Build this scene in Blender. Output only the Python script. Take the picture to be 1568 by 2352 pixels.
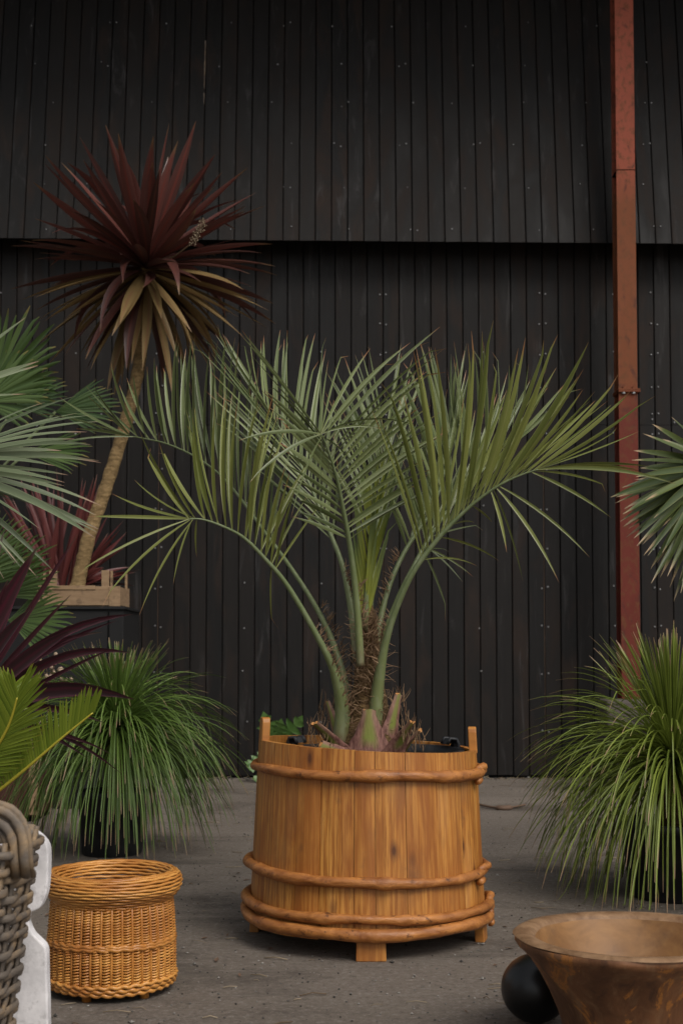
import bpy, math, random
from mathutils import Vector, Matrix
from mathutils.bvhtree import BVHTree
random.seed(7)
R = math.radians
for o in list(bpy.data.objects): bpy.data.objects.remove(o)
scene = bpy.context.scene
COL = scene.collection

# ------------------------------------------------------------------ camera
FPX, CX, H, PITCH = 3000.0, 784.0, 0.90, R(2.8)
SHIFT = 0.0796
CY = 1176 + SHIFT*2352
cam_d = bpy.data.cameras.new('camera')
cam = bpy.data.objects.new('camera', cam_d); COL.objects.link(cam)
cam.location = (0, 0, H); cam.rotation_euler = (R(90)+PITCH, 0, 0)
cam_d.sensor_fit = 'VERTICAL'; cam_d.sensor_height = 36; cam_d.sensor_width = 24
cam_d.lens = 36*FPX/2352; cam_d.shift_y = SHIFT
cam_d.clip_start = .05; cam_d.clip_end = 400
cam_d.dof.use_dof = True; cam_d.dof.focus_distance = 4.05; cam_d.dof.aperture_fstop = 6.3
scene.camera = cam
# ------------------------------------------------------------------ sky, sun, exposure (soft overcast day)
SUN_DIR = Vector((.55, -.80, 1.05)).normalized()
world = bpy.data.worlds.new('World'); scene.world = world; world.use_nodes = True
wt = world.node_tree; bg = wt.nodes['Background']
sky = wt.nodes.new('ShaderNodeTexSky'); sky.sky_type = 'NISHITA'; sky.sun_disc = False
sky.sun_elevation = math.asin(SUN_DIR.z); sky.sun_rotation = math.atan2(SUN_DIR.x, SUN_DIR.y)
sky.air_density = 1.0; sky.dust_density = 4.0; sky.ozone_density = 1.0
hs = wt.nodes.new('ShaderNodeHueSaturation'); hs.inputs['Saturation'].default_value = .22
wt.links.new(sky.outputs[0], hs.inputs['Color']); wt.links.new(hs.outputs[0], bg.inputs['Color'])
bg.inputs['Strength'].default_value = .085
sun_d = bpy.data.lights.new('sun', 'SUN'); sun_d.energy = 1.15; sun_d.angle = R(28); sun_d.color = (1, .94, .86)
sun = bpy.data.objects.new('sun', sun_d); COL.objects.link(sun)
sun.rotation_euler = SUN_DIR.to_track_quat('Z', 'Y').to_euler(); sun.location = (4, -4, 8)
scene.view_settings.view_transform = 'Standard'; scene.view_settings.look = 'None'
scene.view_settings.exposure = 0.5; scene.view_settings.gamma = 1
scene.view_settings.use_curve_mapping = False

# ------------------------------------------------------------------ helpers
_cp, _sp = math.cos(PITCH), math.sin(PITCH)
def P(x, y, d):
    """pixel of the 1568 x 2352 view at depth d (world Y) -> world point"""
    u = (x-CX)/FPX; v = (CY-y)/FPX
    D = Vector((u, _cp - v*_sp, _sp + v*_cp)); k = d/D.y
    return Vector((D.x*k, d, H + D.z*k))
def rnd(a, b): return random.uniform(a, b)

class MB:
    """collects faces of one mesh; t / v are per-vertex attributes, uv per vertex"""
    def __init__(s): s.v=[]; s.f=[]; s.t=[]; s.r=[]; s.uv=[]
    def add(s, verts, faces, t=None, r=0., uv=None):
        o = len(s.v); s.v += [tuple(p) for p in verts]; s.f += [tuple(i+o for i in f) for f in faces]
        n = len(verts)
        s.t += list(t) if t is not None else [0.]*n
        s.r += [r]*n if not isinstance(r, list) else r
        s.uv += list(uv) if uv is not None else [(0., 0.)]*n
        return s
    def box(s, x0, x1, y0, y1, z0, z1, r=0.):
        s.add([(x0,y0,z0),(x1,y0,z0),(x1,y1,z0),(x0,y1,z0),(x0,y0,z1),(x1,y0,z1),(x1,y1,z1),(x0,y1,z1)],
              [(0,3,2,1),(4,5,6,7),(0,1,5,4),(1,2,6,5),(2,3,7,6),(3,0,4,7)], r=r); return s
    def mesh(s, name, smooth=True):
        m = bpy.data.meshes.new(name); m.from_pydata(s.v, [], s.f)
        a = m.attributes.new('t', 'FLOAT', 'POINT'); a.data.foreach_set('value', s.t)
        a = m.attributes.new('v', 'FLOAT', 'POINT'); a.data.foreach_set('value', s.r)
        u = m.uv_layers.new(name='uv')
        flat = []
        for l in m.loops: flat += s.uv[l.vertex_index]
        u.data.foreach_set('uv', flat)
        if smooth: m.polygons.foreach_set('use_smooth', [True]*len(m.polygons))
        m.update(); return m
    def build(s, name, mat, parent=None, smooth=True, bevel=0., loc=None):
        """vertices are given in world space; the object's origin is its thing's base"""
        root = parent
        while root is not None and root.parent is not None: root = root.parent
        off = root.location if root is not None else (Vector(loc) if loc is not None else Vector((0, 0, 0)))
        s.v = [(p[0]-off[0], p[1]-off[1], p[2]-off[2]) for p in s.v]
        o = bpy.data.objects.new(name, s.mesh(name, smooth)); COL.objects.link(o)
        if mat: o.data.materials.append(mat)
        if parent is not None: o.parent = parent
        elif loc is not None: o.location = loc
        if bevel:
            b = o.modifiers.new('bevel', 'BEVEL'); b.width = bevel; b.segments = 2; b.limit_method = 'ANGLE'
        return o
def tag(o, label=None, cat=None, group=None, kind=None):
    if label: o['label'] = label
    if cat: o['category'] = cat
    if group: o['group'] = group
    if kind: o['kind'] = kind
    return o
def thing(name, loc, label, cat, group=None):
    o = bpy.data.objects.new(name, None); COL.objects.link(o); o.location = loc; o.empty_display_size = .1
    return tag(o, label, cat, group)
def stuff(o): o['kind'] = 'stuff'; return o

def frames(pts, ref=Vector((0, 0, 1))):
    out = []
    n = len(pts)
    prev = None
    for i in range(n):
        T = (pts[min(i+1, n-1)] - pts[max(i-1, 0)]).normalized()
        if prev is None:
            a = ref if abs(T.dot(ref)) < .95 else Vector((1, 0, 0))
            N = (a - T*a.dot(T)).normalized()
        else:
            N = (prev - T*prev.dot(T)).normalized()
        prev = N; out.append((T, N, T.cross(N)))
    return out
def catmull(pts, sub):
    out = []
    for i in range(len(pts)-1):
        p0 = pts[max(i-1, 0)]; p1 = pts[i]; p2 = pts[i+1]; p3 = pts[min(i+2, len(pts)-1)]
        for k in range(sub):
            t = k/sub
            out.append([.5*(2*b + (c-a)*t + (2*a-5*b+4*c-e)*t*t + (3*b-a-3*c+e)*t**3) for a, b, c, e in zip(p0, p1, p2, p3)])
    out.append(list(pts[-1])); return out
def tube(mb, pts, rad, sides=6, closed=False, flat=1., ref=Vector((0, 0, 1)), r=0., caps=True, jit=0.):
    n = len(pts); fr = frames(pts, ref)
    if closed:
        fr = []
        for i in range(n):
            T = (pts[(i+1) % n]-pts[i-1]).normalized(); N = (ref-T*ref.dot(T)).normalized(); fr.append((T, N, T.cross(N)))
    vs = []; ts = []; uv = []; L = 0
    for i in range(n):
        q = rad[i] if isinstance(rad, (list, tuple)) else rad
        T, N, B = fr[i]
        if i: L += (pts[i]-pts[i-1]).length
        for k in range(sides):
            a = 2*math.pi*k/sides; qq = q*(1+rnd(-jit, jit)) if jit else q
            vs.append(pts[i] + N*math.cos(a)*qq + B*math.sin(a)*qq*flat); ts.append(i/max(1, n-1)); uv.append((k/sides, L))
    fs = []
    m = n if closed else n-1
    for i in range(m):
        j = (i+1) % n
        for k in range(sides):
            l = (k+1) % sides
            fs.append((i*sides+k, i*sides+l, j*sides+l, j*sides+k))
    if caps and not closed:
        fs.append(tuple(range(sides-1, -1, -1))); fs.append(tuple((n-1)*sides+k for k in range(sides)))
    mb.add(vs, fs, ts, r, uv)
def ribbon(mb, pts, widths, wref, fold=.25, r=0., t0=0., t1=1.):
    """leaf blade along pts: left edge, keel, right edge; wref = rough direction of the blade's width"""
    n = len(pts); vs = []; ts = []; uv = []; fs = []
    for i in range(n):
        T = (pts[min(i+1, n-1)]-pts[max(i-1, 0)]).normalized()
        W = wref - T*wref.dot(T)
        if W.length < 1e-4: W = T.orthogonal()
        W.normalize(); N = T.cross(W)
        w = widths[i]*.5
        vs += [pts[i]-W*w, pts[i]-N*w*fold*2, pts[i]+W*w]
        tt = t0+(t1-t0)*i/(n-1); ts += [tt]*3; uv += [(0, tt), (.5, tt), (1, tt)]
    for i in range(n-1):
        a = i*3; fs += [(a, a+1, a+4, a+3), (a+1, a+2, a+5, a+4)]
    mb.add(vs, fs, ts, r, uv)
def bez(a, c, b, n): return [a*(1-t)**2 + c*2*t*(1-t) + b*t*t for t in [i/n for i in range(n+1)]]
def lathe(mb, prof, n=48, c=(0, 0, 0), wob=None, r=0.):
    vs = []; fs = []; uv = []; m = len(prof)
    for i in range(n):
        a = 2*math.pi*i/n
        for j, (q, z) in enumerate(prof):
            k = wob(a, j) if wob else 0
            vs.append((c[0]+(q+k)*math.cos(a), c[1]+(q+k)*math.sin(a), c[2]+z)); uv.append((i/n*6.28*.2, z))
    for i in range(n):
        for j in range(m-1):
            i2 = (i+1) % n
            fs.append((i*m+j, i2*m+j, i2*m+j+1, i*m+j+1))
    mb.add(vs, fs, None, r, uv)

# ------------------------------------------------------------------ materials
class NT:
    def __init__(s, name):
        s.m = bpy.data.materials.new(name); s.m.use_nodes = True; s.t = s.m.node_tree
        s.b = s.t.nodes['Principled BSDF']; s.out = s.t.nodes['Material Output']
    def n(s, typ, **kw):
        x = s.t.nodes.new('ShaderNode'+typ)
        for k, v in kw.items():
            if k.startswith('i_'): x.inputs[k[2:].replace('_', ' ')].default_value = v
            else: setattr(x, k, v)
        return x
    def l(s, a, b): s.t.links.new(a, b)
    def ramp(s, src, stops, interp='LINEAR'):
        x = s.n('ValToRGB'); x.color_ramp.interpolation = interp
        e = x.color_ramp.elements
        while len(e) < len(stops): e.new(.5)
        for q, (p, c) in zip(e, stops):
            q.position = p; q.color = (c, c, c, 1) if isinstance(c, (int, float)) else (*c, 1)
        s.l(src, x.inputs[0]); return x.outputs[0]
    def mix(s, fac, a, b, mode='MIX'):
        x = s.n('Mix', data_type='RGBA', blend_type=mode)
        for i, v in ((0, fac), (6, a), (7, b)):
            if hasattr(v, 'is_linked') or hasattr(v, 'links'): s.l(v, x.inputs[i])
            elif isinstance(v, (int, float)): x.inputs[i].default_value = v
            else: x.inputs[i].default_value = (*v, 1)
        return x.outputs[2]
    def math(s, op, a, b=0.):
        x = s.n('Math', operation=op)
        for i, v in ((0, a), (1, b)):
            if hasattr(v, 'links'): s.l(v, x.inputs[i])
            else: x.inputs[i].default_value = v
        return x.outputs[0]
    def coord(s, kind='Object', scale=(1, 1, 1), loc=None):
        c = s.n('TexCoord'); mp = s.n('Mapping'); mp.inputs['Scale'].default_value = scale
        s.l(c.outputs[kind], mp.inputs[0])
        if loc is not None: s.l(loc, mp.inputs['Location'])
        return mp.outputs[0]
    def noise(s, vec, scale, detail=4, rough=.55, dist=0.):
        x = s.n('TexNoise', i_Scale=scale, i_Detail=detail, i_Roughness=rough, i_Distortion=dist)
        s.l(vec, x.inputs['Vector']); return x.outputs[0]
    def attr(s, name): return s.n('Attribute', attribute_name=name).outputs['Fac']
    def orand(s): return s.n('ObjectInfo').outputs['Random']
    def bump(s, h, strength=.3, dist=.01):
        x = s.n('Bump', i_Strength=strength, i_Distance=dist); s.l(h, x.inputs['Height']); s.l(x.outputs[0], s.b.inputs['Normal'])
    def col(s, c):
        if hasattr(c, 'links'): s.l(c, s.b.inputs['Base Color'])
        else: s.b.inputs['Base Color'].default_value = (*c, 1)
    def rough(s, r, spec=.5):
        if hasattr(r, 'links'): s.l(r, s.b.inputs['Roughness'])
        else: s.b.inputs['Roughness'].default_value = r
        s.b.inputs['Specular IOR Level'].default_value = spec

def leaf_mat(name, base, light, tipc, tip=.93, trans=.22, rough=.42, basec=None, basew=.15, midrib=None, edge=None, tipvar=.06):
    """base..light varied per leaf and by grain; dry tip colour past t=tip"""
    n = NT(name); t = n.attr('t'); v = n.attr('v'); uvn = n.coord('UV', (9, 1.5, 1)); g = n.noise(uvn, 3, 2)
    f = n.math('ADD', n.math('MULTIPLY', v, .75), n.math('MULTIPLY', g, .3))
    c = n.mix(f, base, light)
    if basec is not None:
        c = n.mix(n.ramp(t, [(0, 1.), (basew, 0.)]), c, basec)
    sep = n.n('SeparateXYZ'); cu = n.n('TexCoord'); n.l(cu.outputs['UV'], sep.inputs[0])
    if midrib is not None:
        d = n.math('ABSOLUTE', n.math('SUBTRACT', sep.outputs[0], .5))
        c = n.mix(n.ramp(d, [(.0, .75), (.16, 0.)]), c, midrib)
    if edge is not None:
        d = n.math('ABSOLUTE', n.math('SUBTRACT', sep.outputs[0], .5))
        c = n.mix(n.ramp(d, [(.36, 0.), (.5, .7)]), c, edge)
    if tipc is not None:
        tt = n.math('ADD', t, n.math('MULTIPLY', n.math('SUBTRACT', v, .5), tipvar*2))
        c = n.mix(n.ramp(tt, [(max(0, tip-.05), 0.), (tip, .55), (min(1, tip+.03), 1.)]), c, tipc)
    n.col(c); n.rough(rough, .45)
    tr = n.n('BsdfTranslucent'); n.l(c, tr.inputs[0])
    ms = n.n('MixShader', i_Fac=trans); n.l(n.b.outputs[0], ms.inputs[1]); n.l(tr.outputs[0], ms.inputs[2]); n.l(ms.outputs[0], n.out.inputs[0])
    return n.m

def make_materials():
    M = {}
    # blackened cladding boards
    n = NT('black_board'); r = n.orand()
    off = n.n('CombineXYZ'); n.l(n.math('MULTIPLY', r, 37.), off.inputs[0]); n.l(n.math('MULTIPLY', r, 91.), off.inputs[2])
    v1 = n.coord('Object', (34, 34, 1.6), off.outputs[0]); v2 = n.coord('Object', (5, 5, 1.3), off.outputs[0]); v3 = n.coord('Object', (1.1, 1.1, .8))
    g = n.noise(v1, 1.6, 5, .65); p = n.noise(v2, 1.1, 4, .6, .6); q = n.noise(v3, 1., 3)
    c = n.mix(n.ramp(g, [(.3, 0.), (.75, 1.)]), (.0036, .0032, .0030), (.0098, .0086, .0078))
    c = n.mix(n.ramp(p, [(.50, 0.), (.70, .8)]), c, (.030, .0180, .0125))
    c = n.mix(n.ramp(n.noise(n.coord('Object', (9, 9, 1.0), off.outputs[0]), 1.3, 5, .7, .9), [(.585, 0.), (.70, .6)]), c, (.065, .062, .062))
    c = n.mix(n.math('MULTIPLY', r, .5), c, (.0145, .0105, .0082))
    c = n.mix(n.ramp(q, [(.35, .4), (.6, 0.)]), c, (.005, .005, .0052))
    n.col(c); n.rough(n.ramp(p, [(.3, .55), (.8, .8)]), .25); n.bump(g, .25, .003); M['board'] = n.m
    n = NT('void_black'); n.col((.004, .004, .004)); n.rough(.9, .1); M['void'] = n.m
    n = NT('seam_strip'); v = n.coord('Object', (20, 20, 3)); n.col(n.mix(n.noise(v, 2), (.035, .02, .012), (.16, .095, .055))); n.rough(.7); M['seam'] = n.m
    n = NT('screw'); n.col((.33, .33, .33)); n.b.inputs['Metallic'].default_value = .5; n.rough(.4); M['screw'] = n.m
    # red-lead steel
    n = NT('red_steel'); sp = n.n('SeparateXYZ'); cc = n.n('TexCoord'); n.l(cc.outputs['Object'], sp.inputs[0])
    a = n.noise(n.coord('Object', (2.5, 2.5, 1.1)), 2.2, 5, .6, .5); b = n.noise(n.coord('Object', (9, 9, 6)), 3, 6, .7)
    red = n.mix(a, (.085, .016, .011), (.165, .032, .020)); org = n.mix(a, (.15, .046, .016), (.22, .075, .032))
    salm = n.mix(a, (.34, .085, .050), (.25, .062, .036))
    zf = n.math('ADD', n.math('MULTIPLY', sp.outputs[2], .1), n.math('MULTIPLY', n.math('SUBTRACT', a, .5), .05))
    c = n.mix(n.ramp(zf, [(.262, 0.), (.288, .9)]), red, org); c = n.mix(n.ramp(zf, [(.415, 0.), (.445, .9)]), c, salm)
    c = n.mix(n.ramp(b, [(.50, 0.), (.64, .8)]), c, (.125, .050, .020)); c = n.mix(n.ramp(n.noise(n.coord('Object', (4, 4, 2.2)), 2.6, 5, .65, 1.), [(.56, 0.), (.66, .6)]), c, (.055, .022, .018))
    n.col(c); n.rough(.68, .2); n.bump(b, .25, .002); M['steel'] = n.m
    # ground
    n = NT('worn_asphalt'); o1 = n.coord('Object')
    big = n.noise(o1, .7, 5, .6, .4); mid = n.noise(n.coord('Object', (1, 2.2, 1)), 3.2, 6, .7); fine = n.noise(o1, 48, 6, .9); spk = n.n('TexVoronoi', i_Scale=95.); n.l(o1, spk.inputs['Vector'])
    c = n.mix(n.ramp(big, [(.3, 0.), (.7, 1.)]), (.118, .096, .078), (.205, .172, .142))
    c = n.mix(n.ramp(mid, [(.4, 0.), (.75, .8)]), c, (.165, .138, .112)); c = n.mix(n.ramp(mid, [(.25, .6), (.42, 0.)]), c, (.050, .039, .031))
    c = n.mix(n.ramp(fine, [(.34, .85), (.47, 0.)]), c, (.040, .032, .026)); c = n.mix(n.ramp(fine, [(.54, 0.), (.66, .8)]), c, (.31, .275, .24))
    sc = n.ramp(spk.outputs['Color'], [(.0, 0.), (.80, 0.), (.88, .45)]); c = n.mix(sc, c, (.24, .215, .19))
    st_ = n.noise(n.coord('Object', (.8, 2.0, 1)), 1.1, 6, .7, .8); c = n.mix(n.ramp(st_, [(.30, .75), (.48, 0.)]), c, (.045, .035, .028)); c = n.mix(n.ramp(n.noise(n.coord('Object', (.5, 3, 1)), 2.3, 5, .7), [(.62, 0.), (.72, .4)]), c, (.24, .21, .18))
    n.col(c); n.rough(.85, .3)
    hh = n.math('ADD', n.math('MULTIPLY', fine, .5), n.math('MULTIPLY', mid, .8)); n.bump(hh, .9, .015); M['ground'] = n.m
    # tub pine
    n = NT('honey_pine'); r = n.orand(); off = n.n('CombineXYZ'); n.l(n.math('MULTIPLY', r, 13.7), off.inputs[0]); n.l(n.math('MULTIPLY', r, 7.1), off.inputs[1])
    uv = n.coord('UV', (1, 1, 1), off.outputs[0])
    mp2 = n.n('Mapping'); mp2.inputs['Scale'].default_value = (1, .14, 1); n.l(uv, mp2.inputs[0])
    wv = n.n('TexWave', wave_type='BANDS', bands_direction='X', i_Scale=13., i_Distortion=9., i_Detail=2.5, i_Detail_Scale=1.1); n.l(mp2.outputs[0], wv.inputs['Vector'])
    mp3 = n.n('Mapping'); mp3.inputs['Scale'].default_value = (150, 5, 1); n.l(uv, mp3.inputs[0]); fib = n.noise(mp3.outputs[0], 1., 4, .7)
    mp4 = n.n('Mapping'); mp4.inputs['Scale'].default_value = (9, 2.2, 1); n.l(uv, mp4.inputs[0]); blot = n.noise(mp4.outputs[0], 1., 4, .6, .5)
    c = n.mix(n.ramp(wv.outputs['Fac'], [(.5, 0.), (.92, .75)]), (.52, .235, .047), (.36, .132, .019))
    c = n.mix(n.ramp(fib, [(.40, .8), (.52, 0.)]), c, (.22, .075, .013))
    c = n.mix(n.ramp(blot, [(.36, .75), (.55, 0.)]), c, (.21, .060, .010)); c = n.mix(n.ramp(blot, [(.58, 0.), (.75, .6)]), c, (.62, .33, .11))
    c = n.mix(n.math('MULTIPLY', r, .5), c, (.36, .125, .022))
    mp5 = n.n('Mapping'); mp5.inputs['Scale'].default_value = (16, 7.0, 1); n.l(uv, mp5.inputs[0])
    kn = n.n('TexVoronoi', i_Scale=1., i_Randomness=1.); n.l(mp5.outputs[0], kn.inputs['Vector'])
    ks = n.n('SeparateXYZ'); n.l(kn.outputs['Color'], ks.inputs[0])
    isk = n.math('GREATER_THAN', ks.outputs[0], .60)
    c = n.mix(n.math('MULTIPLY', isk, n.ramp(kn.outputs['Distance'], [(.08, .95), (.14, .55), (.28, 0.)])), c, (.085, .026, .009))
    ob = n.coord('Object', (3.5, 3.5, 1.6)); c = n.mix(n.ramp(n.noise(ob, 1.7, 5, .65, .6), [(.54, 0.), (.76, .5)]), c, (.21, .105, .040)); c = n.mix(n.ramp(n.noise(n.coord('Object', (5, 5, 3)), 2.3, 5, .7), [(.60, 0.), (.72, .5)]), c, (.12, .055, .022))
    n.col(c); n.rough(n.ramp(fib, [(.2, .40), (.8, .56)]), .45); n.bump(fib, .2, .002); M['pine'] = n.m
    n = NT('hoop_wood'); o = n.coord('Object', (6, 6, 14)); a = n.noise(o, 2., 5, .6, .6); b = n.noise(n.coord('Object', (18, 18, 60)), 1.6, 5, .6)
    c = n.mix(n.ramp(a, [(.32, 0.), (.68, 1.)]), (.19, .058, .010), (.47, .190, .048)); c = n.mix(n.ramp(b, [(.5, 0.), (.75, .5)]), c, (.27, .10, .034))
    c = n.mix(n.ramp(n.noise(n.coord('Object', (16, 16, 20)), 1.6, 4, .7), [(.58, 0.), (.68, .85)]), c, (.060, .020, .008)); h2 = n.noise(n.coord('Object', (22, 22, 30)), 1.6, 4)
    n.col(c); n.rough(n.ramp(b, [(.3, .36), (.7, .62)]), .45); n.bump(n.math('ADD', a, n.math('MULTIPLY', h2, .6)), .6, .008); M['hoop'] = n.m
    n = NT('crate_wood'); v = n.coord('Object', (4, 4, 22)); a = n.noise(v, 2, 5, .65); c = n.mix(a, (.12, .068, .034), (.44, .30, .17)); c = n.mix(n.math('MULTIPLY', n.orand(), .4), c, (.20, .13, .08)); c = n.mix(n.ramp(n.noise(n.coord('Object', (9, 9, 9)), 2, 5, .7), [(.55, 0.), (.7, .7)]), c, (.07, .045, .028))
    n.col(c); n.rough(.8, .3); n.bump(a, .3, .004); M['crate'] = n.m
    n = NT('charcoal_paint'); a = n.noise(n.coord('Object', (2, 2, 2)), 2, 4); n.col(n.mix(a, (.007, .007, .0075), (.014, .0135, .0135))); n.rough(.7, .3); M['charcoal'] = n.m
    n = NT('pot_plastic'); a = n.noise(n.coord('Object', (3, 3, 3)), 3, 5); n.col(n.mix(n.ramp(a, [(.45, 0.), (.75, 1.)]), (.010, .011, .013), (.045, .045, .046))); n.rough(.5, .4); M['plastic'] = n.m
    n = NT('rusty_planter'); a = n.noise(n.coord('Object', (3, 3, 2)), 3, 5, .6); n.col(n.mix(a, (.030, .008, .005), (.085, .026, .012))); n.rough(.7); M['rust'] = n.m
    n = NT('soil'); a = n.noise(n.coord('Object'), 60, 4); n.col(n.mix(a, (.008, .006, .004), (.04, .028, .018))); n.rough(.95, .1); n.bump(a, .8, .02); M['soil'] = n.m
    # basket materials
    n = NT('varnished_willow'); v = n.attr('v'); a = n.noise(n.coord('Object', (11, 11, 40)), 2, 4, .6); b = n.noise(n.coord('Object', (4, 4, 5)), 1.5, 3)
    f = n.math('ADD', n.math('MULTIPLY', v, .5), n.math('MULTIPLY', a, .55)); c = n.mix(f, (.34, .115, .018), (.70, .35, .085)); c = n.mix(n.ramp(b, [(.4, .55), (.6, 0.)]), c, (.24, .065, .010))
    n.col(c); n.rough(.38, .5); M['willow'] = n.m
    n = NT('weathered_rattan'); v = n.attr('v'); a = n.noise(n.coord('Object', (14, 14, 60)), 1.5, 5, .65); b = n.noise(n.coord('Object', (9, 9, 9)), 1.7, 4, .6, .4)
    c = n.mix(a, (.055, .043, .034), (.23, .190, .152)); c = n.mix(n.ramp(b, [(.47, 0.), (.68, .85)]), c, (.36, .24, .125)); c = n.mix(n.math('MULTIPLY', v, .35), c, (.06, .05, .045))
    n.col(c); n.rough(.7, .35); n.bump(a, .4, .004); M['rattan'] = n.m
    n = NT('white_cast'); a = n.noise(n.coord('Object', (3, 3, 3)), 2.2, 5, .65); b = n.noise(n.coord('Object'), 30, 4, .7)
    c = n.mix(n.ramp(a, [(.40, .85), (.60, 0.)]), (.78, .755, .76), (.46, .445, .45)); c = n.mix(n.ramp(b, [(.34, .7), (.46, 0.)]), c, (.45, .43, .43)); c = n.mix(n.ramp(n.noise(n.coord('Object', (5, 5, 9)), 2.2, 4), [(.60, 0.), (.72, .7)]), c, (.30, .285, .285))
    n.col(c); n.rough(.85, .25); n.bump(b, .25, .004); M['white'] = n.m
    # carved bowl
    n = NT('carved_wood'); o = n.coord('Object'); a = n.noise(n.coord('Object', (3, 3, 2)), 2.5, 6, .65, 1.); b = n.noise(n.coord('Object', (16, 16, 5)), 1.6, 5, .6, .8)
    c = n.mix(n.ramp(a, [(.3, 0.), (.7, 1.)]), (.065, .025, .010), (.20, .085, .034)); c = n.mix(n.ramp(b, [(.52, 0.), (.75, .6)]), c, (.24, .14, .07)); c = n.mix(n.ramp(b, [(.25, .8), (.42, 0.)]), c, (.030, .014, .009))
    st = n.noise(n.coord('Object', (7, 7, 2.2)), 1.3, 6, .7, 1.6); c = n.mix(n.ramp(st, [(.56, 0.), (.61, .9), (.66, .15)]), c, (.38, .145, .028))
    n.col(c); n.rough(.55, .45); n.bump(a, .35, .01); M['bowl'] = n.m
    n = NT('bowl_inside'); a = n.noise(n.coord('Object', (3, 3, 5)), 2.5, 5, .6, .8); b = n.noise(n.coord('Object', (5, 30, 10)), 1.5, 4)
    c = n.mix(n.ramp(a, [(.3, 0.), (.68, 1.)]), (.14, .062, .018), (.28, .140, .046)); c = n.mix(n.ramp(b, [(.5, 0.), (.8, .5)]), c, (.30, .17, .07)); c = n.mix(n.ramp(n.noise(n.coord('Object', (6, 6, 6)), 2, 5, .65), [(.55, 0.), (.72, .6)]), c, (.10, .05, .022)); n.col(c); n.rough(.55, .4); n.bump(b, .2, .004); M['bowl_in'] = n.m
    n = NT('bowl_lip'); a = n.noise(n.coord('Object', (8, 8, 8)), 3, 5, .65, .6); n.col(n.mix(n.ramp(a, [(.3, 0.), (.7, 1.)]), (.12, .058, .024), (.30, .18, .095))); n.rough(.6, .4); n.bump(a, .4, .006); M['bowl_lip'] = n.m
    n = NT('black_glaze'); n.col((.006, .006, .006)); n.rough(.36, .5); a = n.noise(n.coord('Object', (3, 3, 30)), 3, 3); n.bump(a, .05, .003); M['glaze'] = n.m
    # bark and fibres
    n = NT('cordyline_bark'); a = n.noise(n.coord('Object', (12, 12, 30)), 1.5, 5, .7, .6); b = n.noise(n.coord('Object', (5, 5, 3)), 2, 4)
    c = n.mix(n.ramp(a, [(.3, 0.), (.65, 1.)]), (.10, .062, .026), (.33, .225, .105)); c = n.mix(n.ramp(b, [(.55, 0.), (.8, .5)]), c, (.30, .23, .13)); n.col(c); n.rough(.85, .2); n.bump(a, .8, .02); M['bark'] = n.m
    n = NT('palm_trunk'); a = n.noise(n.coord('Object', (25, 25, 60)), 1.5, 5, .7, .6); n.col(n.mix(n.ramp(a, [(.3, 0.), (.7, 1.)]), (.030, .016, .008), (.24, .15, .065))); n.rough(.9, .2); n.bump(a, 1., .02); M['palmtrunk'] = n.m
    n = NT('fibre'); n.col(n.mix(n.attr('v'), (.10, .05, .025), (.33, .22, .13))); n.rough(.8, .2); M['fibre'] = n.m
    n = NT('petiole'); t = n.attr('t'); a = n.noise(n.coord('Object', (30, 30, 9)), 2, 3)
    c = n.mix(n.ramp(t, [(.1, 0.), (.3, .8), (.6, 1.)]), (.15, .175, .065), (.115, .148, .062)); c = n.mix(n.ramp(t, [(.0, 1.), (.09, 0.)]), c, (.12, .075, .04)); c = n.mix(n.ramp(a, [(.45, 0.), (.7, .55)]), c, (.20, .225, .13)); n.col(c); n.rough(.45, .4); M['petiole'] = n.m
    n = NT('leaf_boot'); t = n.attr('t'); a = n.noise(n.coord('Object', (70, 70, 14)), 1.5, 5, .65); b = n.noise(n.coord('Object', (12, 12, 8)), 2, 3)
    sp = n.n('SeparateXYZ'); cu = n.n('TexCoord'); n.l(cu.outputs['UV'], sp.inputs[0]); mid = n.ramp(n.math('ABSOLUTE', n.math('SUBTRACT', sp.outputs[0], .5)), [(.12, 1.), (.30, 0.)])
    c = n.mix(n.ramp(a, [(.35, 0.), (.7, 1.)]), (.090, .034, .026), (.30, .150, .115)); c = n.mix(n.ramp(t, [(.55, 0.), (.9, .6)]), c, (.25, .16, .10))
    c = n.mix(n.math('MULTIPLY', mid, n.ramp(n.math('ADD', t, n.math('MULTIPLY', b, .35)), [(.42, 0.), (.62, .95), (1.05, .7)])), c, (.155, .185, .030)); n.col(c); n.rough(.6, .35); n.bump(a, .5, .006); M['boot'] = n.m
    n = NT('cut_end'); n.col((.42, .19, .055)); n.rough(.8); M['cut'] = n.m
    n = NT('yellow_rachis'); n.col((.36, .31, .030)); n.rough(.45); M['yrachis'] = n.m
    n = NT('seed_pod'); n.col((.36, .26, .18)); n.rough(.7); M['pod'] = n.m
    n = NT('dry_stem'); n.col((.11, .065, .04)); n.rough(.8); M['dry'] = n.m
    n = NT('straw'); n.col(n.mix(n.attr('v'), (.10, .06, .03), (.30, .24, .16))); n.rough(.8); M['straw'] = n.m
    n = NT('pebble'); n.col(n.mix(n.attr('v'), (.02, .017, .014), (.30, .28, .25))); n.rough(.85); M['pebble'] = n.m
    n = NT('concrete'); a = n.noise(n.coord('Object'), 9, 5, .65); n.col(n.mix(a, (.045, .037, .031), (.14, .12, .105))); n.rough(.9, .2); n.bump(a, .5, .02); M['concrete'] = n.m
    # leaves
    M['butia'] = leaf_mat('butia_leaf', (.050, .076, .022), (.200, .238, .090), (.27, .12, .05), .935, .2, basec=(.20, .22, .09), basew=.10, edge=(.27, .29, .15), rough=.36)
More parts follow.
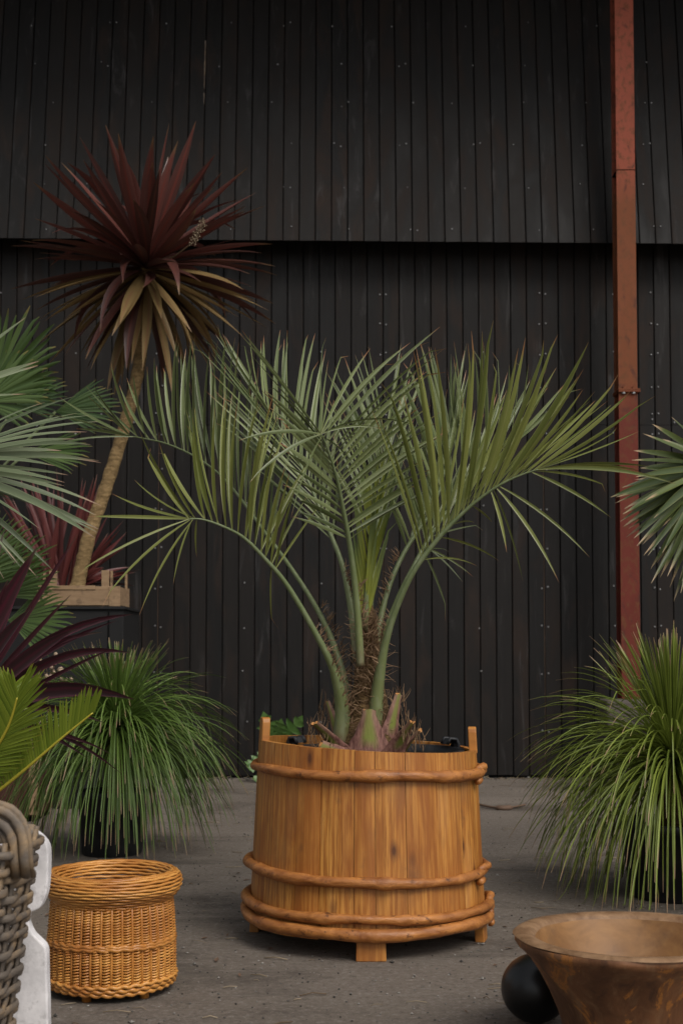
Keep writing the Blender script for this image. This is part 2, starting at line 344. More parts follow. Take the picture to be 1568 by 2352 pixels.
    M['butia2'] = leaf_mat('butia_leaf_olive', (.078, .100, .016), (.235, .255, .065), (.27, .13, .05), .93, .22, basec=(.22, .24, .08), basew=.1, edge=(.28, .285, .10), rough=.36)
    M['spear'] = leaf_mat('spear_leaf', (.085, .125, .032), (.15, .19, .06), None, 1, .25, basec=(.36, .38, .045), basew=.72)
    M['cord_red'] = leaf_mat('maroon_leaf', (.040, .013, .011), (.155, .056, .045), (.16, .09, .045), .955, .12, midrib=(.19, .040, .028), rough=.4)
    M['cord_dark'] = leaf_mat('dark_maroon_leaf', (.026, .011, .009), (.095, .034, .026), (.17, .10, .05), .955, .12, midrib=(.11, .03, .02), rough=.42)
    M['cord_olive'] = leaf_mat('olive_maroon_leaf', (.110, .070, .026), (.30, .205, .085), (.20, .13, .075), .955, .15, midrib=(.19, .085, .045), rough=.42)
    M['shoot'] = leaf_mat('red_shoot_leaf', (.055, .012, .012), (.145, .036, .032), (.2, .1, .08), .96, .15, rough=.4)
    M['phorm'] = leaf_mat('purple_leaf', (.024, .0075, .011), (.060, .022, .026), (.10, .07, .05), .97, .1, midrib=(.10, .014, .030), edge=(.13, .025, .045), rough=.36)
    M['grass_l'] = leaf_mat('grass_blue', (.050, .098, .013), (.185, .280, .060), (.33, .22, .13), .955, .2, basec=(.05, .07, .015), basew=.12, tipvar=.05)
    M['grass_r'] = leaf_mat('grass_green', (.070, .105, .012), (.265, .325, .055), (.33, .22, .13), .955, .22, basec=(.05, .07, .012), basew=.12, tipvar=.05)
    M['brahea'] = leaf_mat('bluegreen_leaf', (.085, .115, .058), (.195, .235, .130), (.36, .23, .16), .955, .15, edge=(.30, .33, .20), rough=.5)
    M['wind'] = leaf_mat('windmill_leaf', (.020, .044, .012), (.080, .125, .045), (.19, .15, .05), .965, .18, rough=.38)
    M['wind_b'] = leaf_mat('windmill_leaf_bright', (.036, .072, .014), (.110, .165, .050), (.20, .16, .05), .965, .2, rough=.38)
    M['rightfan'] = leaf_mat('tipburnt_leaf', (.034, .058, .016), (.120, .155, .050), (.40, .29, .17), .925, .18, edge=(.17, .18, .045), rough=.42, tipvar=.06)
    M['cycad'] = leaf_mat('cycad_leaf', (.085, .135, .010), (.200, .255, .026), (.24, .22, .03), .96, .25, rough=.38)
    M['weed'] = leaf_mat('weed_leaf', (.050, .115, .022), (.12, .22, .055), None, 1, .2)
    return M
M = make_materials()

# ================================================================== GROUND
mb = MB()
nx, ny = 60, 60
xs = [-60+120*i/nx for i in range(nx+1)]; ys = [-40+100*j/ny for j in range(ny+1)]
mb.add([(-80, -60, 0), (80, -60, 0), (80, 90, 0), (-80, 90, 0)], [(0, 1, 2, 3)])
tag(mb.build('ground', M['ground'], smooth=False), kind='structure')

# ================================================================== SHED
WD = 9.80                      # depth of the lower wall face
PIT = .1208
shed = thing('shed', (0, WD+.1, 0), 'black board-clad shed with an overhanging upper wall behind the plants', 'shed')
# lower cladding: a dark backing with one board per groove-to-groove strip
lower = MB().box(-4.6, 4.6, WD+.02, WD+.12, 0, 4.3).build('lower_cladding', M['void'], shed, False)
def board_profile(mb, x0, x1, z0, z1, y, tilt=None, th=.02):
    e = .0045
    def q(x, yy, z):
        if tilt: yy += (z-tilt[0])*tilt[1]
        return (x, yy, z)
    sec = [(x0, y+th), (x0, y+e), (x0+e, y), (x1-e, y), (x1, y+e), (x1, y+th)]
    vs = [q(a, b, z0) for a, b in sec]+[q(a, b, z1) for a, b in sec]
    n = len(sec)
    fs = [(i, i+1, i+1+n, i+n) for i in range(n-1)] + [tuple(range(n-1, -1, -1)), tuple(range(n, 2*n))]
    mb.add(vs, fs)
gx0 = (1250-CX)*WD/FPX
k0 = int((-4.5-gx0)/PIT); k1 = int((4.5-gx0)/PIT)
for k in range(k0, k1):
    a = gx0+k*PIT+.0024; b = gx0+(k+1)*PIT-.0024
    y = WD+rnd(-.002, .002)
    # boards are in two lengths: the horizontal joint of the sheets is at about 2.75 m
    zj = 2.655
    m = MB(); board_profile(m, a, b, .015+rnd(0, .01), zj-.0015, y); board_profile(m, a, b, zj+.0015, 4.25, y+.0015)
    m.build('board', M['board'], lower, False)
for xs_ in (358, 895, 1250):
    x = gx0+round(((xs_-CX)*WD/FPX-gx0)/PIT)*PIT
    MB().box(x-.0028, x+.0028, WD+.009, WD+.02, .02, 2.6).build('seam_strip', M['seam'], lower, False)
sc = MB()
def screw(mb, x, y, z, r=.0070, ny=-.006):
    vs = []; n = 8
    for k in range(n): vs.append((x+r*math.cos(k*2*math.pi/n), y, z+r*math.sin(k*2*math.pi/n)))
    for k in range(n): vs.append((x+r*.6*math.cos(k*2*math.pi/n), y+ny, z+r*.6*math.sin(k*2*math.pi/n)))
    fs = [(k, (k+1) % n, n+(k+1) % n, n+k) for k in range(n)]+[tuple(range(n, 2*n))]
    mb.add(vs, fs)
for xj in (-3.17, -1.39, .362, 1.522, 2.4):
    xg = gx0+round((xj-gx0)/PIT)*PIT
    for z in (.35, .78, 1.13, 1.42, 1.72, 2.02, 2.32, 2.58, 2.74, 2.95, 3.2, 3.43, 3.66):
        for dx in (-.022, .024):
            if random.random() < .93: screw(sc, xg+dx+rnd(-.003, .003), WD-.001, z+rnd(-.01, .01))
for xj in (-2.6, -.72, 1.05, 2.05, -2.0, -.15):
    for z in (.42, .8, 1.13, 1.45, 2.05, 2.6, 3.2, 3.66):
        if random.random() < .75: screw(sc, xj+rnd(-.02, .02), WD-.001, z+rnd(-.015, .015))
for i in range(26):
    screw(sc, -3+6*i/26+rnd(-.05, .05), WD-.001, 2.70+rnd(-.05, .05))
stuff(sc.build('screw_heads', M['screw'], lower, False))
# upper cladding: leans back, its foot hangs 0.23 m in front of the lower wall
UY, UZ, UT = 9.565, 3.992, .150
ub = MB()
ub.add([(-4.6, UY+.022, UZ+.035), (4.6, UY+.022, UZ-.045), (4.6, UY+.022+2.9*UT, UZ+2.9), (-4.6, UY+.022+2.9*UT, UZ+2.9),
        (-4.6, UY+.10, UZ+.06), (4.6, UY+.10, UZ-.02), (4.6, UY+.12+2.9*UT, UZ+2.9), (-4.6, UY+.12+2.9*UT, UZ+2.9)],
       [(0, 1, 2, 3), (7, 6, 5, 4), (0, 4, 5, 1), (3, 2, 6, 7), (0, 3, 7, 4), (1, 5, 6, 2)])
upper = ub.build('upper_cladding', M['void'], shed, False)
for k in range(-38, 38):
    a = .045+k*.1203; b = a+.1203
    m = MB(); zb = UZ-.0087*(a+.06)
    board_profile(m, a+.0024, b-.0024, zb, UZ+2.88, UY+rnd(-.002, .002)+(zb-UZ)*UT, (zb, UT))
    m.build('board', M['board'], upper, False)
sc = MB()
for row in range(7):
    z = UZ+.10+row*.335
    for i in range(15):
        x = -3.2+6.4*i/14+rnd(-.10, .10)
        if random.random() < .85:
            screw(sc, x, UY-.002+(z-UZ)*UT, z+rnd(-.02, .02), rnd(.0035, .0065))
        if random.random() < .25: screw(sc, x+.05, UY-.002+(z-UZ)*UT, z+rnd(-.02, .02), .006)
stuff(sc.build('screw_heads', M['screw'], upper, False))
MB().box(-4.6, 4.6, UY+.105, WD+.12, UZ+.10, UZ+.16).build('soffit', M['void'], shed, False)
# eave above the frame that keeps the top of the wall in the shade
ev = MB().box(-5.2, 5.2, 7.75, WD+.75, UZ+2.9, UZ+3.05)
ev.build('roof', M['charcoal'], shed, False)
# pale split where a board edge has torn
ts = MB()
zt = UZ
for i in range(12):
    z = P(465, 85+i*13, 9.7).z; yy = UY+(z-UZ)*UT
    x = (465-1.0*i*.25-CX)*yy/FPX
    w = rnd(.002, .006)
    if i in (9,): continue
    ts.box(x-w, x+w, yy-.003, yy+.004, z-.028, z+.022)
ts.build('torn_edge', M['rattan'], upper, False)

# ================================================================== STEEL POST
PD = 9.30
px0 = (1425-CX)*PD/FPX; px1 = (1469-CX)*PD/FPX; pm = (px0+px1)/2
post = thing('steel_post', (pm, PD+.08, 0), 'rust-red steel I-beam post with a bolted splice joint', 'post')
def ibeam(name, z0, z1):
    mb = MB(); t = .010; d = .155; w = .0055
    sec = [(px0, PD), (px1, PD), (px1, PD+t), (pm+w, PD+t), (pm+w, PD+d-t), (px1, PD+d-t), (px1, PD+d), (px0, PD+d), (px0, PD+d-t), (pm-w, PD+d-t), (pm-w, PD+t), (px0, PD+t)]
    n = len(sec)
    mb.add([(x, y, z0) for x, y in sec]+[(x, y, z1) for x, y in sec], [(i, (i+1) % n, (i+1) % n+n, i+n) for i in range(n)]+[tuple(range(n-1, -1, -1)), tuple(range(n, 2*n))])
    return mb.build(name, M['steel'], post, False, .002)
zs = P(1447, 897, PD).z; zw = P(1447, 390, PD).z
ibeam('lower_beam', .02, zs-.012); ub_ = ibeam('middle_beam', zs+.012, zw-.002); ibeam('upper_beam', zw+.002, 6.80)
MB().box(px0-.0005, px1+.002, PD-.0025, PD+.15, zw-.0018, zw+.0018).build('weld_seam', M['void'], post, False)
MB().box(px0-.004, px1+.016, PD-.022, PD+.175, zs-.013, zs-.001).build('splice_plate', M['steel'], post, False, .001)
MB().box(px0-.006, px1+.016, PD-.020, PD+.175, zs+.001, zs+.013).build('splice_plate', M['steel'], post, False, .001)
for bx_ in (px0+.035, px1-.03):
    for zz, s in ((zs+.013, 1), (zs-.013, -1)):
        m = MB(); vs = []
        for h in (0, .012*s):
            for k in range(6): vs.append((bx_+.013*math.cos(k*math.pi/3), PD-.010+.011*math.sin(k*math.pi/3), zz+h))
        m.add(vs, [(k, (k+1) % 6, 6+(k+1) % 6, 6+k) for k in range(6)]+[(0, 1, 2, 3, 4, 5), (6, 7, 8, 9, 10, 11)])
        m.build('bolt', M['screw'] if s < 0 else M['steel'], post, False)
foot = MB(); foot.box(pm-.085, pm+.085, PD-.02, PD+.18, -.01, .56); foot.build('concrete_foot', M['concrete'], post, False, .012)
blk = MB(); c0 = P(1520, 1640, 8.6)
for i, (dx, w, z0, z1, dy) in enumerate([(0, .30, 0, .22, 0), (.02, .26, .222, .42, .03), (-.04, .34, .423, .62, -.02)]):
    b = MB(); vs = []
    for z in (z0, z1):
        for sx, sy in ((-1, -1), (1, -1), (1, 1), (-1, 1)): vs.append((c0.x+dx+sx*w*rnd(.9, 1), 8.75+dy+sy*.14*rnd(.85, 1), z))
    b.add(vs, [(3, 2, 1, 0), (4, 5, 6, 7), (0, 1, 5, 4), (1, 2, 6, 5), (2, 3, 7, 6), (3, 0, 4, 7)])
    tag(b.build('stone_block', M['concrete'], None, False, .02, (c0.x+dx, 8.75+dy, z0)), ['grey stone block at the bottom of the stack by the steel post', 'grey stone block in the middle of the stack by the steel post', 'grey stone block on top of the stack by the steel post'][i], 'stone block')

# ================================================================== WOODEN TUB
TX, TY = (843-CX)*4.3/FPX, 4.30
tub = thing('wooden_tub', (TX, TY, 0), 'large honey-coloured wooden stave tub bound with four branch hoops', 'tub')
ZB, ZT, RB, RT = .056, .618, .384, .356
def tub_r(z): return RB+(RT-RB)*(z-ZB)/(ZT-ZB)
def tub_pt(az, r, z):  # azimuth 0 faces the camera, positive to the right
    return (TX+r*math.sin(az), TY-r*math.cos(az), z)
edges = [-80, -60, -37, -24, -7.3, 2.6, 17.4, 35, 52, 68, 84]
a = 84.
while a < 270: a += 18.67; edges.append(a)
edges[-1] = 280
for i in range(len(edges)-1):
    a0, a1 = R(edges[i])+.0020, R(edges[i+1])-.0020
    mid = (a0+a1)/2; az = math.degrees(mid)
    n = max(3, int((a1-a0)/R(5))); zs_ = [0, .18, .5, .82, 1]
    ztj = rnd(-.0012, .0012); zb = ZB+rnd(-.003, .004)
    handle = None
    pr = rnd(-.001, .0012)
    m = MB(); vs = []; uv = []
    for lay in (0, 1):                       # outer, inner
        for z_ in zs_:
            for k in range(n+1):
                aa = a0+(a1-a0)*k/n; z = zb+(ZT-.018*math.sin(aa)+ztj-zb)*z_; rr = tub_r(z)+pr-(.024 if lay else 0)
                if lay == 0 and k in (0, n): rr -= .0022
                vs.append(tub_pt(aa, rr, z)); uv.append((aa*.38, z))
    W = n+1; L = len(zs_); fs = []
    for j in range(L-1):
        for k in range(n):
            fs.append((j*W+k, j*W+k+1, (j+1)*W+k+1, (j+1)*W+k)); o_ = L*W
            fs.append((o_+j*W+k+1, o_+j*W+k, o_+(j+1)*W+k, o_+(j+1)*W+k+1))
        for k in (0, n):
            q = (j*W+k, (j+1)*W+k, L*W+(j+1)*W+k, L*W+j*W+k); fs.append(q if k == 0 else q[::-1])
    for k in range(n):
        fs.append(((L-1)*W+k, (L-1)*W+k+1, L*W+(L-1)*W+k+1, L*W+(L-1)*W+k)); fs.append((k+1, k, L*W+k, L*W+k+1))
    m.add(vs, fs, None, rnd(0, 1), uv)
    st = m.build('stave', M['pine'], tub, False)
def stave_piece(name, az, half, z0, z1, taper=1., rnd_top=False, thick=.026, radd=.001):
    m = MB(); n = 4; vs = []; uv = []
    rows = [0, .5, .8, .93, 1] if rnd_top else [0, 1]
    wf = [1, .97, .93, .8, .5] if rnd_top else [1, taper]
    for lay in (0, 1):
        for z_, w_ in zip(rows, wf):
            z = z0+(z1-z0)*z_
            for k in range(n+1):
                aa = R(az)+half*w_*(2*k/n-1); vs.append(tub_pt(aa, tub_r(z)+radd-(thick if lay else 0), z)); uv.append((aa*.38, z))
    W = n+1; L = len(rows); fs = []; o_ = L*W
    for j in range(L-1):
        for k in range(n):
            fs.append((j*W+k, j*W+k+1, (j+1)*W+k+1, (j+1)*W+k)); fs.append((o_+j*W+k+1, o_+j*W+k, o_+(j+1)*W+k, o_+(j+1)*W+k+1))
        for k in (0, n):
            q = (j*W+k, (j+1)*W+k, o_+(j+1)*W+k, o_+j*W+k); fs.append(q if k == 0 else q[::-1])
    for k in range(n):
        fs.append(((L-1)*W+k, (L-1)*W+k+1, o_+(L-1)*W+k+1, o_+(L-1)*W+k)); fs.append((k+1, k, o_+k, o_+k+1))
    m.add(vs, fs, None, .5, uv); return m.build(name, M['pine'], tub, False, .003)
stave_piece('handle', -76, .075, ZT+.012, .708, rnd_top=True)
stave_piece('handle', 84, .085, ZT-.028, .675, rnd_top=True)
stave_piece('foot', .5, .118, 0.0, ZB+.012, .96, thick=.03)
stave_piece('foot', 76, .10, 0.0, ZB+.015, .96, thick=.03)
stave_piece('foot', -100, .10, 0.0, ZB+.015, .96, thick=.03)
stave_piece('foot', 180, .118, 0.0, ZB+.015, .96, thick=.03)
fl = MB(); lathe(fl, [(0, ZB+.02), (RB-.026, ZB+.02), (RB-.026, ZB+.045), (0, ZB+.045)], 32, (TX, TY, 0)); fl.build('floor', M['pine'], tub, False)
def hoop(zc, rad, ph, slope, wob, lock, swell):
    m = MB(); n = 84; pts = []; rr = []
    for i in range(n):
        az = 2*math.pi*i/n+ph
        sag = wob*math.sin(az*2+ph*3)+.0025*math.sin(az*5+ph)
        z = zc-slope*math.sin(az)+sag
        r_ = rad*(1+.13*math.sin(az*1+ph*2)+.07*math.sin(az*7+ph*5)+.04*math.sin(az*17+ph))
        for s0, amp in swell:
            dd = (az-s0+math.pi) % (2*math.pi)-math.pi
            r_ *= 1+amp*math.exp(-(dd/.035)**2)
        pts.append(Vector(tub_pt(az, tub_r(z)+r_*.72, z))); rr.append(r_)
    tube(m, pts, rr, 10, True, 1.0, Vector((0, 0, 1)), jit=.012)
    h = m.build('hoop', M['hoop'], tub)
    l = MB(); az = lock
    p0 = Vector(tub_pt(az, tub_r(zc)+.016, zc-slope*math.sin(az)-.026)); p1 = Vector(tub_pt(az+.09, tub_r(zc)+.018, zc-slope*math.sin(az)-.020))
    tube(l, [p0, (p0+p1)/2, p1], [.011, .013, .009], 7); l.build('hoop_end', M['hoop'], h)
    l = MB(); p0 = Vector(tub_pt(az+.02, tub_r(zc)+.012, zc-slope*math.sin(az)+.012)); p1 = Vector(tub_pt(az+.2, tub_r(zc)+.02, zc-slope*math.sin(az)+.016)); p2 = Vector(tub_pt(az+.42, tub_r(zc)+.012, zc-slope*math.sin(az)+.006))
    tube(l, [p0, p1, p2], [.009, .014, .010], 7); l.build('hoop_end', M['hoop'], h)
hoop(.543, .0155, .3, .010, .002, R(66), [(R(2), .42), (R(37), .45), (R(-45), .16), (R(70), .15)])
hoop(.231, .0155, 1.4, .008, .003, R(62), [(R(-33), .38), (R(8), .34), (R(48), .25), (R(-60), .2)])
hoop(.121, .0170, 2.2, .010, .003, R(78), [(R(-20), .22), (R(15), .2), (R(-60), .2), (R(45), .15)])
hoop(.081, .0172, 4.0, .006, .003, R(80), [(R(-55), .12), (R(3), .12)])
# black growing pot standing inside the tub
gp = thing('growing_pot', (TX, TY, ZB+.045), 'black plastic growing pot set inside the wooden tub', 'pot')
m = MB(); lathe(m, [(0, ZB+.046), (.25, ZB+.046), (.305, .585), (.317, .590), (.317, .600), (.298, .600), (.293, .57)], 40, (TX, TY, 0)); m.build('pot_wall', M['plastic'], gp)
m = MB(); lathe(m, [(0, .576), (.15, .572), (.294, .570)], 32, (TX, TY, 0), lambda a, j: 0); m.build('soil', M['soil'], gp)
for az in (-128, 112, -20, 200):
    if az in (-20, 200): continue
    z0 = .60; c = Vector(tub_pt(R(az), .314, z0)); ta = Vector((math.cos(R(az)), math.sin(R(az)), 0)); ra = Vector((math.sin(R(az)), -math.cos(R(az)), 0))
    m = MB(); pts = [c+ra*.006+Vector((0, 0, -.04)), c+ra*.008+Vector((0, 0, .010)), c+ra*.001+Vector((0, 0, .026)), c-ra*.022+Vector((0, 0, .029)), c-ra*.032+Vector((0, 0, .010))]
    for s in (-.022, .022):
        tube(m, [p+ta*s for p in pts], .0065, 6, ref=ta)
    for i in range(len(pts)-1):
        a_, b_ = pts[i], pts[i+1]; m.add([a_-ta*.022, a_+ta*.022, b_+ta*.022, b_-ta*.022], [(0, 1, 2, 3)])
    m.build('carry_handle', M['plastic'], gp)

# ================================================================== JELLY PALM IN THE TUB
palm = thing('palm_tree', (TX, TY, .57), 'green feather palm with arching fronds growing in the wooden tub', 'palm')
NLEAF = [0]
LEAFW = [.25, .62, .92, 1, .97, .86, .66, .36, .03]
def leaflet_pts(root, tip, tan, bend, n=8):
    """root->tip; the blade leaves the rachis a little forward and then bends (positive bend arches up)"""
    d = tip-root; L = d.length
    c = root+d*.5+tan*L*.06+Vector((0, 0, 1))*L*bend
    return bez(root, c, tip, n)
def frond(name_label, pts, start, rad, rows, extras, mat, individual, width=.021, wjit=.25, tipdrop=.0, twist=.65, extraw=.75):
    P3 = [P(*p) for p in pts]
    cs = [Vector(q) for q in catmull(P3, 6)]
    n = len(cs); rr = []
    for i in range(n):
        f = i/(n-1)*(len(rad)-1); k = min(int(f), len(rad)-2); rr.append(rad[k]+(rad[k+1]-rad[k])*(f-k))
    rr = [q*(.78 if i/n > .2 else .84) for i, q in enumerate(rr)]
    mb = MB(); tube(mb, cs, rr, 8, flat=.8, ref=Vector((0, -1, 0)), r=rnd(0, 1))
    fo = mb.build('frond', M['petiole'], palm)
    if name_label: fo['label'] = name_label
    cum = [0.]
    for i in range(1, n): cum.append(cum[-1]+(cs[i]-cs[i-1]).length)
    s0 = start*cum[-1]
    def at(s):
        s = s0+(cum[-1]-s0)*s
        for i in range(1, n):
            if cum[i] >= s-1e-9:
                k = (s-cum[i-1])/max(1e-9, cum[i]-cum[i-1]); return cs[i-1].lerp(cs[i], k), (cs[i]-cs[i-1]).normalized()
        return cs[-1], (cs[-1]-cs[-2]).normalized()
    lump = MB()
    def emit(root, tan, tip, bend, w, hang=False):
        d = (tip-root).normalized(); L = (tip-root).length
        wr = tan - d*tan.dot(d)
        if wr.length < .25: wr = d.cross(Vector((0, 1, 0)))
        wr = Matrix.Rotation(rnd(-twist, twist), 3, d) @ wr.normalized()
        pp = leaflet_pts(root, tip, tan, bend)
        if random.random() < .3:                      # slightly kinked tip
            pp[-1] = pp[-1]+Vector((rnd(-.02, .02), rnd(-.02, .02), rnd(-.03, .004)))
        ws = [w*max(k, .28 if i < 2 else .03) for i, k in enumerate(LEAFW)]
        v = rnd(0, 1)
        if individual and NLEAF[0] < 296:
            m = MB(); ribbon(m, pp, ws, wr, rnd(.12, .32), v); NLEAF[0] += 1
            m.build('leaflet', mat, fo)
        else:
            ribbon(lump, pp, ws, wr, rnd(.12, .32), v)
    width *= .70
    for (cnt, keys, bend) in rows:
        cnt = int(cnt*1.2)
        for i in range(cnt):
            s = (i+rnd(-.25, .25))/(cnt-1); s = min(1, max(0, s))
            root, tan = at(s)
            k = 0
            while k < len(keys)-2 and keys[k+1][0] < s: k += 1
            a, b = keys[k], keys[k+1]; f = (s-a[0])/(b[0]-a[0])
            tip = P(a[1], a[2], a[3]).lerp(P(b[1], b[2], b[3]), f)
            L = (tip-root).length
            tip = root+(tip-root)*rnd(.88, 1.13)+Vector((rnd(-1, 1), rnd(-1, 1), rnd(-.7, .5)))*L*.075
            emit(root, tan, tip, bend+rnd(-.035, .035), width*rnd(1-wjit, 1+wjit*.6)*(1 if .06 < s < .85 else .75))
    for e in extras:
        s, x, y, d, bend = e[:5]; root, tan = at(s)
        emit(root, tan, P(x, y, d), bend, width*(e[5] if len(e) > 5 else extraw)*rnd(.85, 1.1))
    if lump.v: stuff(lump.build('leaflets', mat, fo))
    return fo
# F8: big right frond
frond('long frond arching to the right', [(862, 1690, 4.25), (864, 1610, 4.24), (880, 1500, 4.20), (905, 1410, 4.17), (945, 1320, 4.14), (995, 1250, 4.12), (1045, 1195, 4.10), (1095, 1150, 4.08), (1145, 1115, 4.06), (1190, 1093, 4.05), (1235, 1078, 4.04)],
      .56, [.040, .034, .020, .0165, .0145, .0125, .0105, .008, .0065, .005, .003],
      [(21, [(0, 868, 955, 3.98), (.1, 905, 870, 3.95), (.2, 965, 825, 3.95), (.3, 1030, 800, 3.94), (.42, 1105, 778, 3.93), (.52, 1159, 775, 3.93), (.62, 1223, 782, 3.92), (.72, 1306, 800, 3.92), (.82, 1364, 855, 3.92), (.92, 1439, 880, 3.93), (1, 1486, 912, 3.95)], -.02),
       (19, [(0, 1030, 930, 4.38), (.2, 1120, 890, 4.4), (.4, 1215, 870, 4.42), (.6, 1300, 865, 4.42), (.8, 1385, 930, 4.40), (1, 1457, 988, 4.36)], -.01)],
      [(1, 1478, 1082, 4.0, .07), (1, 1492, 1072, 4.1, .06), (1, 1552, 1112, 3.96, .09), (.97, 1400, 1120, 4.2, .06, .5), (.95, 1402, 1189, 4.0, .04, .6), (.72, 1353, 1280, 3.97, .05, .6), (.7, 1283, 1338, 3.96, .04, .7), (.68, 1200, 1336, 4.0, .0, .5), (.66, 1163, 1269, 3.97, -.01, .6), (.5, 1129, 1199, 4.2, 0, .6), (.2, 1145, 1288, 4.25, .05, .5), (.3, 1088, 1200, 4.3, .04, .45),
       (.0, 1095, 1300, 4.3, .08, .4)],
      M['butia2'], True, .0235)
# F1: left front frond
frond('low frond bending over to the left', [(783, 1705, 4.26), (786, 1630, 4.25), (766, 1540, 4.2), (722, 1450, 4.15), (660, 1345, 4.1), (610, 1285, 4.06), (560, 1235, 4.03), (510, 1208, 4.0), (465, 1193, 3.98), (435, 1192, 3.97)],
      .66, [.046, .036, .021, .0155, .0125, .0105, .008, .006, .0045, .003],
      [(13, [(0, 690, 1120, 3.95), (.15, 660, 1050, 3.9), (.3, 635, 980, 3.88), (.45, 600, 914, 3.86), (.6, 548, 886, 3.85), (.75, 470, 930, 3.84), (.88, 425, 1010, 3.84), (1, 330, 1017, 3.84)], -.03),
       (13, [(0, 735, 1150, 4.3), (.2, 712, 1040, 4.3), (.4, 640, 920, 4.28), (.6, 520, 905, 4.25), (.8, 415, 960, 4.2), (1, 255, 1138, 4.1)], -.03)],
      [(1, 200, 1186, 3.95, .02, 1.), (1, 330, 1030, 3.9, -.02, 1.15), (1, 168, 1323, 3.85, .05, .6), (.98, 232, 1386, 3.85, .08, .6), (.96, 320, 1414, 3.9, .07, .6), (.97, 398, 1342, 3.95, .06, .55), (.93, 452, 1280, 4.05, .05, .5), (.05, 625, 1440, 4.2, .03, .4)],
      M['butia2'], True, .0180)
# F3: front centre frond that nods towards the viewer
frond('upright frond in the middle with drooping tip leaflets', [(828, 1530, 4.20), (823, 1440, 4.19), (813, 1330, 4.16), (801, 1240, 4.12), (788, 1170, 4.08), (776, 1110, 4.04), (762, 1060, 4.0), (748, 1020, 3.97), (737, 997, 3.95)],
      .53, [.0195, .0175, .0155, .0130, .0105, .0085, .0065, .005, .0035],
      [(18, [(0, 950, 1150, 4.2), (.2, 985, 1065, 4.16), (.4, 1000, 985, 4.12), (.6, 990, 890, 4.1), (.75, 990, 810, 4.08), (.9, 970, 765, 4.06), (1, 905, 800, 4.02)], .015),
       (14, [(0, 690, 1200, 4.05), (.2, 665, 1115, 4.0), (.4, 650, 1040, 3.96), (.6, 640, 960, 3.94), (.8, 600, 880, 3.92), (1, 555, 770, 3.9)], .015)],
      [(1, 545, 748, 3.95, .03, 1.7), (.98, 575, 790, 4.0, .03, 1.4), (1, 548, 1012, 3.8, .07, .8), (1, 572, 1106, 3.8, .06, .8), (.98, 668, 1190, 3.85, .08, .45), (.97, 737, 1210, 3.85, .03, .5), (1, 958, 978, 4.05, .16, .5), (1, 877, 985, 4.0, .12, .5), (.97, 817, 1072, 3.9, .13, .55), (1, 742, 775, 4.1, 0), (1, 790, 800, 4.1, 0), (1, 850, 800, 4.1, 0)],
      M['butia'], True, .0215)
# F6, F7: right, behind
frond(None, [(858, 1545, 4.33), (870, 1440, 4.38), (892, 1350, 4.42), (922, 1280, 4.46), (955, 1225, 4.49), (990, 1175, 4.51), (1012, 1115, 4.53), (1026, 1050, 4.55), (1032, 985, 4.56)],
      .50, [.0185, .0165, .0145, .0125, .011, .009, .007, .005, .003],
      [(15, [(0, 885, 1120, 4.4), (.2, 890, 1030, 4.4), (.4, 905, 930, 4.42), (.6, 930, 860, 4.45), (.8, 960, 810, 4.5), (1, 990, 790, 4.55)], -.02),
       (14, [(0, 1005, 1010, 4.7), (.3, 1040, 900, 4.72), (.6, 1060, 830, 4.74), (1, 1045, 795, 4.74)], -.02)],
      [], M['butia'], True, .025)
frond(None, [(868, 1580, 4.30), (886, 1455, 4.38), (915, 1372, 4.45), (950, 1300, 4.52), (985, 1235, 4.58), (1030, 1170, 4.63), (1080, 1110, 4.68), (1130, 1060, 4.72), (1180, 1020, 4.75)],
      .50, [.024, .0175, .0155, .0135, .0115, .0095, .007, .005, .003],
      [(16, [(0, 920, 1050, 4.5), (.2, 955, 930, 4.52), (.4, 1000, 850, 4.55), (.6, 1050, 810, 4.58), (.8, 1110, 800, 4.6), (1, 1200, 850, 4.66)], -.02),
       (15, [(0, 1090, 1020, 4.85), (.3, 1130, 920, 4.9), (.6, 1180, 880, 4.93), (1, 1330, 905, 4.95)], -.01)],
      [(.02, 1086, 1325, 4.55, .06, .45), (.03, 1062, 1337, 4.5, .05, .45), (.0, 1026, 1262, 4.5, .03, .45), (.1, 1106, 1205, 4.6, .03, .4), (.0, 1028, 1408, 4.6, .04, .5)], M['butia'], True, .021)
# F2, F4, F9: left and back
frond(None, [(800, 1640, 4.32), (790, 1560, 4.36), (762, 1470, 4.42), (720, 1385, 4.5), (665, 1300, 4.58), (610, 1225, 4.66), (560, 1155, 4.72), (510, 1095, 4.77), (450, 1050, 4.81), (385, 1020, 4.84), (330, 1007, 4.86), (300, 1002, 4.87)],
      .50, [.026, .0185, .0160, .014, .012, .0105, .009, .0075, .006, .005, .004, .003],
      [(19, [(0, 640, 930, 4.6), (.2, 600, 850, 4.6), (.4, 540, 800, 4.62), (.6, 480, 785, 4.65), (.75, 395, 765, 4.68), (.85, 345, 820, 4.7), (.95, 293, 838, 4.7), (1, 205, 883, 4.72)], -.02),
       (18, [(0, 700, 1010, 5.0), (.25, 565, 860, 5.0), (.5, 470, 825, 5.0), (.7, 420, 790, 5.0), (.85, 295, 850, 5.0), (1, 134, 900, 4.98)], -.02)],
      [(1, 201, 908, 4.8, .05, .8), (1, 88, 948, 4.85, .06, .9), (.98, 144, 1015, 4.8, .06, .8), (1, 175, 985, 4.9, .05, .8)], M['butia'], False, .0205)
